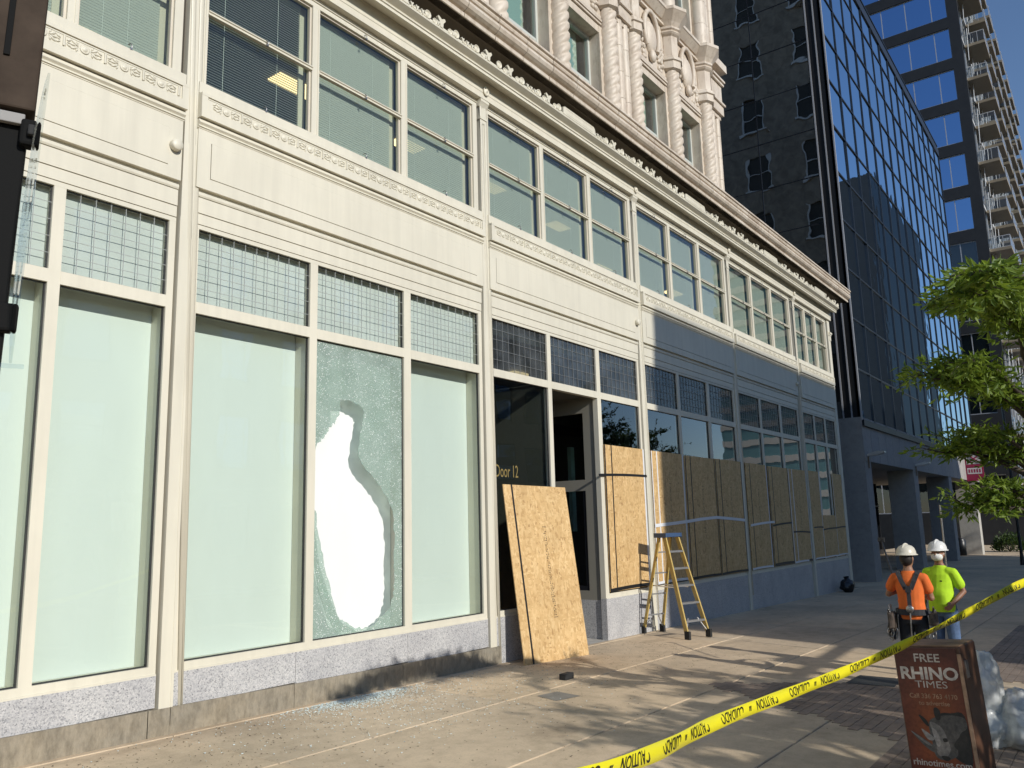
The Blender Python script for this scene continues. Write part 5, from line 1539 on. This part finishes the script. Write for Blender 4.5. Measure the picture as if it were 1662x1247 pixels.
m_ = MB(); m_.box(-BW_ / 2, BW_ / 2, 0, BD_, .03, BH_); m_.build('cabinet', SHADED_SIDE, nb, local=True, bevel=.012)
B(-BW_ / 2 + .012, BW_ / 2 - .03, -.006, .0, .05, BH_ - .012).build('front_wrap', WRAP, nb, local=True)
TOPM = simple('worn_top', (.22, .13, .075), .5, var=.5, scale=7); B(-BW_ / 2 + .01, BW_ / 2 - .01, .01, BD_ - .01, BH_, BH_ + .006).build('top_plate', TOPM, nb, local=True)
B(BW_ / 2 - .028, BW_ / 2 - .004, -.010, .0, .05, BH_ - .05).build('door_edge', simple('rubbed_metal', (.34, .22, .15), .35, .3, var=.4, scale=14), nb, local=True)
B(BW_ / 2 - .002, BW_ / 2 + .008, .05, .11, .80, .92).build('side_latch', STEEL, nb, local=True)
for x in (-.2, .17): B(x, x + .04, .02, BD_ - .02, 0, .03).build('foot', RUB, nb, local=True)
PRN = simple('pale_print', (.50, .44, .38), .5, var=.35, scale=30); PRD = simple('faded_print', (.33, .19, .11), .5, var=.4, scale=30)
def boxtext(body, size, x, z, m, bold=0.0, sxs=1.0, align='CENTER'):
    vs, fs = text_geo(body, size, bold, align); t = MB(); z = 1.02 - (1.02 - z) * .865; t.add([(x + v.x * sxs, -.0072, z + v.y * .93) for v in vs], fs); t.build('print_line', m, nb, local=True)
boxtext('FREE', .088, -.005, .895, PRN, .0012, 1.0)
boxtext('RHINO', .128, -.005, .755, PRN, .004, .98)
boxtext('TIMES', .075, .0, .685, PRN, .0, 1.15)
boxtext('Call 336 763 4170', .050, .0, .600, PRD, .0006, .88)
boxtext('to advertise', .046, .0, .545, PRD, .0006, .95)
boxtext('rhinotimes.com', .068, -.012, .062, PRN, .0008, .92)
def poly(pts, m, dy, nm='rhino_print'):
    pts = [(a, 1.02 - (1.02 - c) * .865) for a, c in pts]
    q_ = []; n_ = len(pts)
    for i in range(n_):
        p0, p1, p2, p3 = [Vector(pts[(i + k) % n_]) for k in (-1, 0, 1, 2)]
        for t in (0, .25, .5, .75): q_.append(tuple(.5 * (2 * p1 + (p2 - p0) * t + (2 * p0 - 5 * p1 + 4 * p2 - p3) * t * t + (3 * p1 - p0 - 3 * p2 + p3) * t ** 3)))
    pts = q_
    t = MB(); tri = tessellate_polygon([[Vector((a, c, 0)) for a, c in pts]]); t.add([(a, dy, c) for a, c in pts], [tuple(q) for q in tri]); t.build(nm, m, nb, local=True)
G = [simple('rhino_grey_%s' % n, (v_, v_ * .88, v_ * .78), .6, var=.4, scale=38) for n, v_ in (('dark', .022), ('mid', .085), ('light', .19), ('pale', .30))]
poly([(.02, .47), (.10, .49), (.19, .47), (.195, .12), (.14, .10), (.06, .17), (.0, .30)], G[0], -.0070)
poly([(-.06, .40), (.0, .455), (.10, .475), (.185, .455), (.19, .38), (.14, .33), (.11, .22), (.10, .16), (.04, .12), (-.02, .12), (-.05, .16), (-.055, .25)], G[1], -.0074)
poly([(-.05, .41), (-.01, .40), (.03, .36), (.05, .28), (.06, .20), (.02, .14), (-.03, .16), (-.03, .25), (-.045, .34)], G[2], -.0078)
poly([(-.045, .36), (-.02, .35), (.0, .30), (.0, .24), (-.02, .22), (-.035, .27)], G[3], -.0082)
poly([(-.19, .325), (-.165, .315), (-.06, .235), (-.03, .20), (-.045, .17), (-.09, .195), (-.15, .265)], G[1], -.0083); poly([(-.19, .325), (-.17, .315), (-.08, .245), (-.06, .22), (-.10, .235)], G[2], -.0086)
poly([(-.115, .345), (-.10, .345), (-.04, .29), (-.05, .265), (-.085, .275)], G[3], -.0084)
poly([(-.12, .455), (-.105, .46), (-.07, .42), (-.06, .375), (-.085, .39)], G[0], -.0084); poly([(-.01, .52), (.01, .53), (.03, .50), (.025, .44), (.0, .43), (-.012, .47)], G[0], -.0085)
poly([(.02, .285), (.045, .29), (.05, .265), (.025, .26)], G[0], -.0088); poly([(-.01, .145), (.03, .15), (.05, .13), (.02, .11)], G[0], -.0088); poly([(.09, .25), (.17, .34), (.18, .25), (.12, .2)], G[0], -.0086)

# ---------------------------------------------------------------- heap of clear plastic bags
PLAST, nt, bs, out = mat('clear_plastic_film')
bs.inputs['Base Color'].default_value = (.72, .73, .72, 1); bs.inputs['Roughness'].default_value = .26; bs.inputs['Specular IOR Level'].default_value = .9
tr_ = nt.nodes.new('ShaderNodeBsdfTransparent'); tr_.inputs[0].default_value = (.9, .92, .92, 1); mx = nt.nodes.new('ShaderNodeMixShader')
n = noise_n(nt, coords(nt, 'Object'), 5, 5, .65); f = ramp(nt, n.outputs[0], [(.3, (.40, .40, .40)), (.7, (.80, .80, .80))]); nt.links.new(f, mx.inputs[0])
v_ = coords(nt, 'Object'); n8 = noise_n(nt, v_, 7, 3, .5); dv = mixc(nt, .25, v_, n8.outputs['Color'], 'ADD')
vo = nt.nodes.new('ShaderNodeTexVoronoi'); vo.feature = 'DISTANCE_TO_EDGE'; vo.inputs['Scale'].default_value = 5; nt.links.new(dv, vo.inputs['Vector'])
v2 = nt.nodes.new('ShaderNodeTexVoronoi'); v2.inputs['Scale'].default_value = 8; nt.links.new(dv, v2.inputs['Vector'])
a_ = nt.nodes.new('ShaderNodeMath'); a_.operation = 'ADD'; nt.links.new(vo.outputs['Distance'], a_.inputs[0]); nt.links.new(v2.outputs['Distance'], a_.inputs[1]); bump(nt, bs, a_.outputs[0], .35, .03)
nt.links.new(tr_.outputs[0], mx.inputs[1]); nt.links.new(bs.outputs[0], mx.inputs[2]); nt.links.new(mx.outputs[0], out.inputs[0])
pb = thing('plastic_bag_heap', 'heap of crumpled clear plastic bags slumped behind the newspaper box', 'plastic bag', (8.75, -6.45, gz(8.75, -6.45)))
def lumpbag(c, rx, ry, rz, seed, nm):
    m = MB(); N, M_ = 56, 36; off = Vector((seed * 3.1, seed * 1.7, 0)); vs = []
    for i in range(M_ + 1):
        th = PI * i / M_
        for k in range(N):
            a = 2 * PI * k / N; d = Vector((math.sin(th) * math.cos(a), math.sin(th) * math.sin(a), math.cos(th)))
            q = 1 + .22 * noise.noise(d * 1.5 + off) + .14 * (.3 - abs(noise.noise(d * 3.2 + off))) + .11 * (.25 - abs(noise.noise(d * 5.5 + off))) + .05 * (.25 - abs(noise.noise(d * 12 + off)))
            p = Vector((c[0] + d.x * rx * q, c[1] + d.y * ry * q, c[2] + d.z * rz * q)); g_ = gz(p.x, p.y) + .004
            if p.z < g_: p.z = g_ + .002 * abs(noise.noise(p * 9))
            vs.append(tuple(p))
    fs = [(i * N + k, i * N + (k + 1) % N, (i + 1) * N + (k + 1) % N, (i + 1) * N + k) for i in range(M_) for k in range(N)]
    m.add(vs, fs, 0, True); return m.build(nm, PLAST, pb)
gz0 = gz(8.7, -6.4)
lumpbag((8.72, -6.26, gz0 + .36), .26, .165, .40, 1, 'bag'); lumpbag((8.80, -6.52, gz0 + .19), .34, .25, .26, 2, 'bag'); lumpbag((8.95, -6.78, gz0 + .20), .34, .28, .27, 3, 'bag')
lumpbag((8.70, -6.30, gz0 + .16), .30, .19, .22, 4, 'bag')

# ---------------------------------------------------------------- caution tape
YT_ = simple('yellow_tape', (0.74, 0.66, 0.02), .32, bmp=.0)
tape = thing('caution_tape', 'yellow caution tape with black lettering sagging across the sidewalk', 'tape', (4.2, -5.75, .75))
KP = [(.62, -6.06, 1.20), (1.6, -6.02, 1.05), (2.899, -5.924, 0.885), (4.145, -5.749, 0.773), (6.10, -5.925, .768), (7.41, -6.356, .974), (8.35, -6.70, 1.16), (8.83, -6.95, 1.23)]
def catm(P_, n=14):
    P_ = [Vector(p) for p in P_]; o = []
    for i in range(len(P_) - 1):
        a, b_, c, d = P_[max(i - 1, 0)], P_[i], P_[i + 1], P_[min(i + 2, len(P_) - 1)]
        for k in range(n):
            t = k / n; o.append(.5 * ((2 * b_) + (c - a) * t + (2 * a - 5 * b_ + 4 * c - d) * t * t + (3 * b_ - a - 3 * c + d) * t ** 3))
    o.append(P_[-1]); return o
TP = catm(KP); TL_ = [0]
for a, c in zip(TP, TP[1:]): TL_.append(TL_[-1] + (c - a).length)
TW = .066
def tframe(s_):
    s_ = max(0, min(TL_[-1] - 1e-4, s_)); i = 0
    import bisect
    i = max(0, min(len(TP) - 2, bisect.bisect_right(TL_, s_) - 1)); f_ = (s_ - TL_[i]) / max(1e-6, TL_[i + 1] - TL_[i])
    p = TP[i].lerp(TP[i + 1], f_); d = (TP[i + 1] - TP[i]).normalized()
    tw_ = .22 * math.sin(s_ * 1.1 + .4) + (.25 * math.sin(s_ * 3.1) if s_ > 6 else 0)
    u_ = Vector((0, 0, 1)) - d * d.z; u_.normalize(); nn = d.cross(u_)      # nn points to the street side
    if nn.y > 0: nn = -nn
    v2 = (u_ * math.cos(tw_) + nn * math.sin(tw_)); n2 = d.cross(v2)
    if n2.y > 0: n2 = -n2
    return p, d, v2, n2
def tpt(s_, h, off): 
    p, d, v2, n2 = tframe(s_); crease = .006 * math.sin(s_ * 7) * math.sin(h * 60); return p + v2 * h + n2 * (off + crease)
m_ = MB(); NS = 260; vs = []
for i in range(NS + 1):
    s_ = TL_[-1] * i / NS
    vs += [tpt(s_, -TW / 2, .0004), tpt(s_, 0, .0004), tpt(s_, TW / 2, .0004), tpt(s_, TW / 2, -.0004), tpt(s_, 0, -.0004), tpt(s_, -TW / 2, -.0004)]
m_.add(vs, [(i * 6 + a, i * 6 + (a + 1) % 6, i * 6 + 6 + (a + 1) % 6, i * 6 + 6 + a) for i in range(NS) for a in range(6)], 0, True)
m_.build('ribbon', YT_, tape)
INK = simple('black_ink', (.01, .01, .01), .5)
s_ = 1.2; wi = 0
while s_ < TL_[-1] - .4:
    body = ('CAUTION', 'CUIDADO')[wi % 2]
    vs, fs = text_geo(body, .068, .001); wd = max(v.x for v in vs); t = MB()
    def tm_f(v, x0, k_=1.0): return tpt(x0 + (wd - v.x) * .92, -(v.y - .024), .0016)
    t.add([tm_f(v, s_) for v in vs], fs); t.build('lettering', INK, tape)
    s_ += wd * .92 + .075
    t = MB()
    for a, c in ((0, .012), (.018, .026)):
        q = [tpt(s_ + a, -.02, .0016), tpt(s_ + c, -.02, .0016), tpt(s_ + c, .012, .0016), tpt(s_ + a, .012, .0016)]; t.add(q, [(0, 1, 2, 3)])
    if wi % 2: t.build('printed_mark', INK, tape)
    s_ += .10; wi += 1
# a turn of tape round the tree trunk
rt = MB(); tc = Vector((8.91, -7.03, 1.215))
vs = []
for i in range(21):
    a = 2 * PI * i / 20; 
    for (h, r_) in ((-.035, .088), (.035, .088), (.035, .090), (-.035, .090)): vs.append((tc.x + r_ * math.cos(a), tc.y + r_ * math.sin(a), tc.z + h + .02 * math.sin(a)))
rt.add(vs, [(i * 4 + a, i * 4 + (a + 1) % 4, i * 4 + 4 + (a + 1) % 4, i * 4 + 4 + a) for i in range(20) for a in range(4)]); rt.build('loop', YT_, tape)

# ---------------------------------------------------------------- dark sign post at the left edge, very close
BRONZ = simple('bronze_sign_face', (0.055, 0.040, 0.030), .8, 0, var=.3, scale=14, spec=.12)
POSTB = simple('post_black', (0.010, 0.010, 0.010), .8, 0, spec=.1)
sp = thing('sign_post', 'near black sign post with bronze panel and clear plastic blade at left edge', 'sign post', (.53, -5.93, gz(.53, -5.93)))
pr_ = Vector((.93, -.37, 0)).normalized(); pf = Vector((.37, .93, 0)).normalized()        # right and depth as seen from the camera
def pbox(nm, m, a0, a1, d0, d1, z0, z1, lean=.012, bv=.004):
    mb = MB(); o = Vector((.590, -6.013, 0)); vs = []
    for z in (z0, z1):
        k_ = (z - 2.4) * .03
        for a, d in ((a0, d0), (a1, d0), (a1, d1), (a0, d1)):
            p = o + pr_ * (a + k_) + pf * d; vs.append((p.x, p.y, z))
    mb.add(vs, [(0, 3, 2, 1), (4, 5, 6, 7), (0, 1, 5, 4), (1, 2, 6, 5), (2, 3, 7, 6), (3, 0, 4, 7)]); return mb.build(nm, m, sp, bevel=bv)
pbox('post', POSTB, -.16, .0, .02, .14, -.12, 2.49)
pbox('bronze_panel', BRONZ, -.24, .008, .0, .12, 2.505, 3.2)
pbox('silver_band', simple('dull_band', (.30, .29, .28), .7, spec=.2), -.20, -.006, .004, .016, 2.478, 2.498, bv=.002)
pbox('panel_edge', POSTB, -.05, -.040, -.004, .0, 2.60, 3.2, bv=.001)
cl1 = pbox('clamp', POSTB, -.012, .020, .0, .03, 2.44, 2.49, bv=.006); pbox('clamp', POSTB, -.03, .018, .0, .03, 2.10, 2.15, bv=.006)
pbox('bolt', RUB, .0, .012, -.012, .0, 2.455, 2.475, bv=.003)
bl = MB(); o = Vector((.590, -6.013, 0)); outl = []
for i in range(17):
    t = i / 16; z = 2.045 + .54 * t; outl.append((z, .011 * math.sin(PI * min(1, t * 1.0)) ** .7))
vs = []
for z, w_ in outl:
    c = .018 + (z - 2.4) * .045 
    for a, d in ((c - w_ * .95, -w_ * 5), (c + .001, w_ * 5), (c + .004, w_ * 5), (c - w_ * .95 + .003, -w_ * 5)):
        p = o + pr_ * a + pf * d; vs.append((p.x, p.y, z))
q = len(outl); bl.add(vs, [(i * 4 + a, i * 4 + (a + 1) % 4, i * 4 + 4 + (a + 1) % 4, i * 4 + 4 + a) for i in range(q - 1) for a in range(4)] + [(3, 2, 1, 0), tuple(range(4 * q - 4, 4 * q))])
bl.build('clear_blade', ACRYLIC, sp)
pbox('clear_strip', ACRYLIC, -.03, .035, .01, .012, 2.038, 2.046, bv=0)

# ---------------------------------------------------------------- small street things
hp = MB(); hq = [(10.955, -4.449), (11.62, -4.449), (11.64, -4.93), (11.0, -5.0)]
hp.add([(x, y, gz(x, y) + .004) for x, y in hq] + [(x, y, gz(x, y) + .014) for x, y in hq], [(4, 5, 6, 7), (0, 1, 5, 4), (1, 2, 6, 5), (2, 3, 7, 6), (3, 0, 4, 7)])
tag(hp.build('utility_cover', simple('cast_iron', (.06, .062, .06), .55, .4, bmp=.4, scale=60), None, loc=(11.3, -4.7, gz(11.3, -4.7))), 'dark iron utility cover set in the sidewalk left of the newspaper box', 'utility cover')
wb = B(9.13, 9.33, -1.52, -1.42, gz(9.2, -1.47), gz(9.2, -1.47) + .075).build('rubber_block', RUB, None, loc=(9.2, -1.47, gz(9.2, -1.47)), bevel=.008)
tag(wb, 'small black block lying on the sidewalk before the leaning board', 'block')
bb = thing('black_sack', 'small black sack slumped at the foot of the far corner pier', 'sack', (26.9, -.32, gz(26.9, -.3)))
m_ = MB(); N, M_ = 20, 12; vs = []
for i in range(M_ + 1):
    th = PI * i / M_
    for k in range(N):
        a = 2 * PI * k / N; d = Vector((math.sin(th) * math.cos(a), math.sin(th) * math.sin(a), math.cos(th))); q = 1 + .3 * noise.noise(d * 2.2)
        vs.append((26.9 + d.x * .26 * q, -.32 + d.y * .2 * q, max(gz(26.9, -.3), gz(26.9, -.3) + .19 + d.z * .22 * q)))
m_.add(vs, [(i * N + k, i * N + (k + 1) % N, (i + 1) * N + (k + 1) % N, (i + 1) * N + k) for i in range(M_) for k in range(N)], 0, True); m_.build('sack_body', simple('black_bin_liner', (.012, .012, .013), .3), bb)
m_ = MB(); m_.tube([(26.9, -.32, gz(26.9, -.3) + .36), (26.92, -.30, gz(26.9, -.3) + .46)], [.05, .09], 8); m_.build('tied_neck', MATS['black_bin_liner'], bb)
for x, y, h, lab in ((9.6, -10.1, 3.0, 'steel kerbside sign post nearer the tree pit'), (10.9, -10.1, 3.5, 'taller steel kerbside sign post further along')):
    z0 = gz(x, -10) - .15; r_ = thing('kerb_sign_post', lab, 'sign post', (x, y, z0))
    q = MB(); q.tube([(x, y, z0), (x, y, z0 + h)], .03, 8); q.build('post', STEEL, r_)
    q = MB(); q.box(x - .23, x + .23, y - .035, y - .030, z0 + h - .62, z0 + h - .02); q.build('sign_plate', ALU, r_)
ms = thing('signal_mast', 'galvanised traffic signal mast with a long horizontal arm over the street', 'traffic signal', (16.5, -10.4, -.6))
q = MB(); q.tube([(16.5, -10.4, -.6), (16.5, -10.4, 3.6)], [.13, .09], 10); q.build('mast', STEEL, ms)
q = MB(); q.tube([(16.5, -10.4, 2.9), (6.0, -10.4, 2.72)], [.085, .055], 8); q.build('arm', STEEL, ms)
for x in (7.2, 9.5):
    q = MB(); q.box(x - .16, x + .16, -10.55, -10.3, 2.1, 3.0); q.build('signal_head', BLACK, ms)
sl_ = thing('street_lamp', 'slim dark street lamp standing before the far glass facade', 'street lamp', (46.5, -3.2, gz(46.5, -3.2)))
q = MB(); z0 = gz(46.5, -3.2); q.tube([(46.5, -3.2, z0), (46.5, -3.2, z0 + .6), (46.5, -3.2, 7.2)], [.11, .07, .055], 10); q.build('pole', BLACK, sl_)
q = MB(); q.tube([(46.5, -3.2, 7.2), (46.9, -3.3, 7.45), (47.6, -3.6, 7.5)], .03, 8); q.ell((47.8, -3.7, 7.48), .3, .14, .07, 12, 6); q.build('lamp_head', BLACK, sl_)
tb = thing('litter_bin', 'small dark litter bin between the last two arcade fins', 'bin', (57.2, .9, gz(57.2, 0)))
q = MB(); q.lathe([(.22, 0), (.28, .02), (.30, .9), (.24, .95), (.26, 1.0), (.02, 1.08)], 16, (57.2, .9, gz(57.2, 0))); q.build('drum', BLACK, tb)
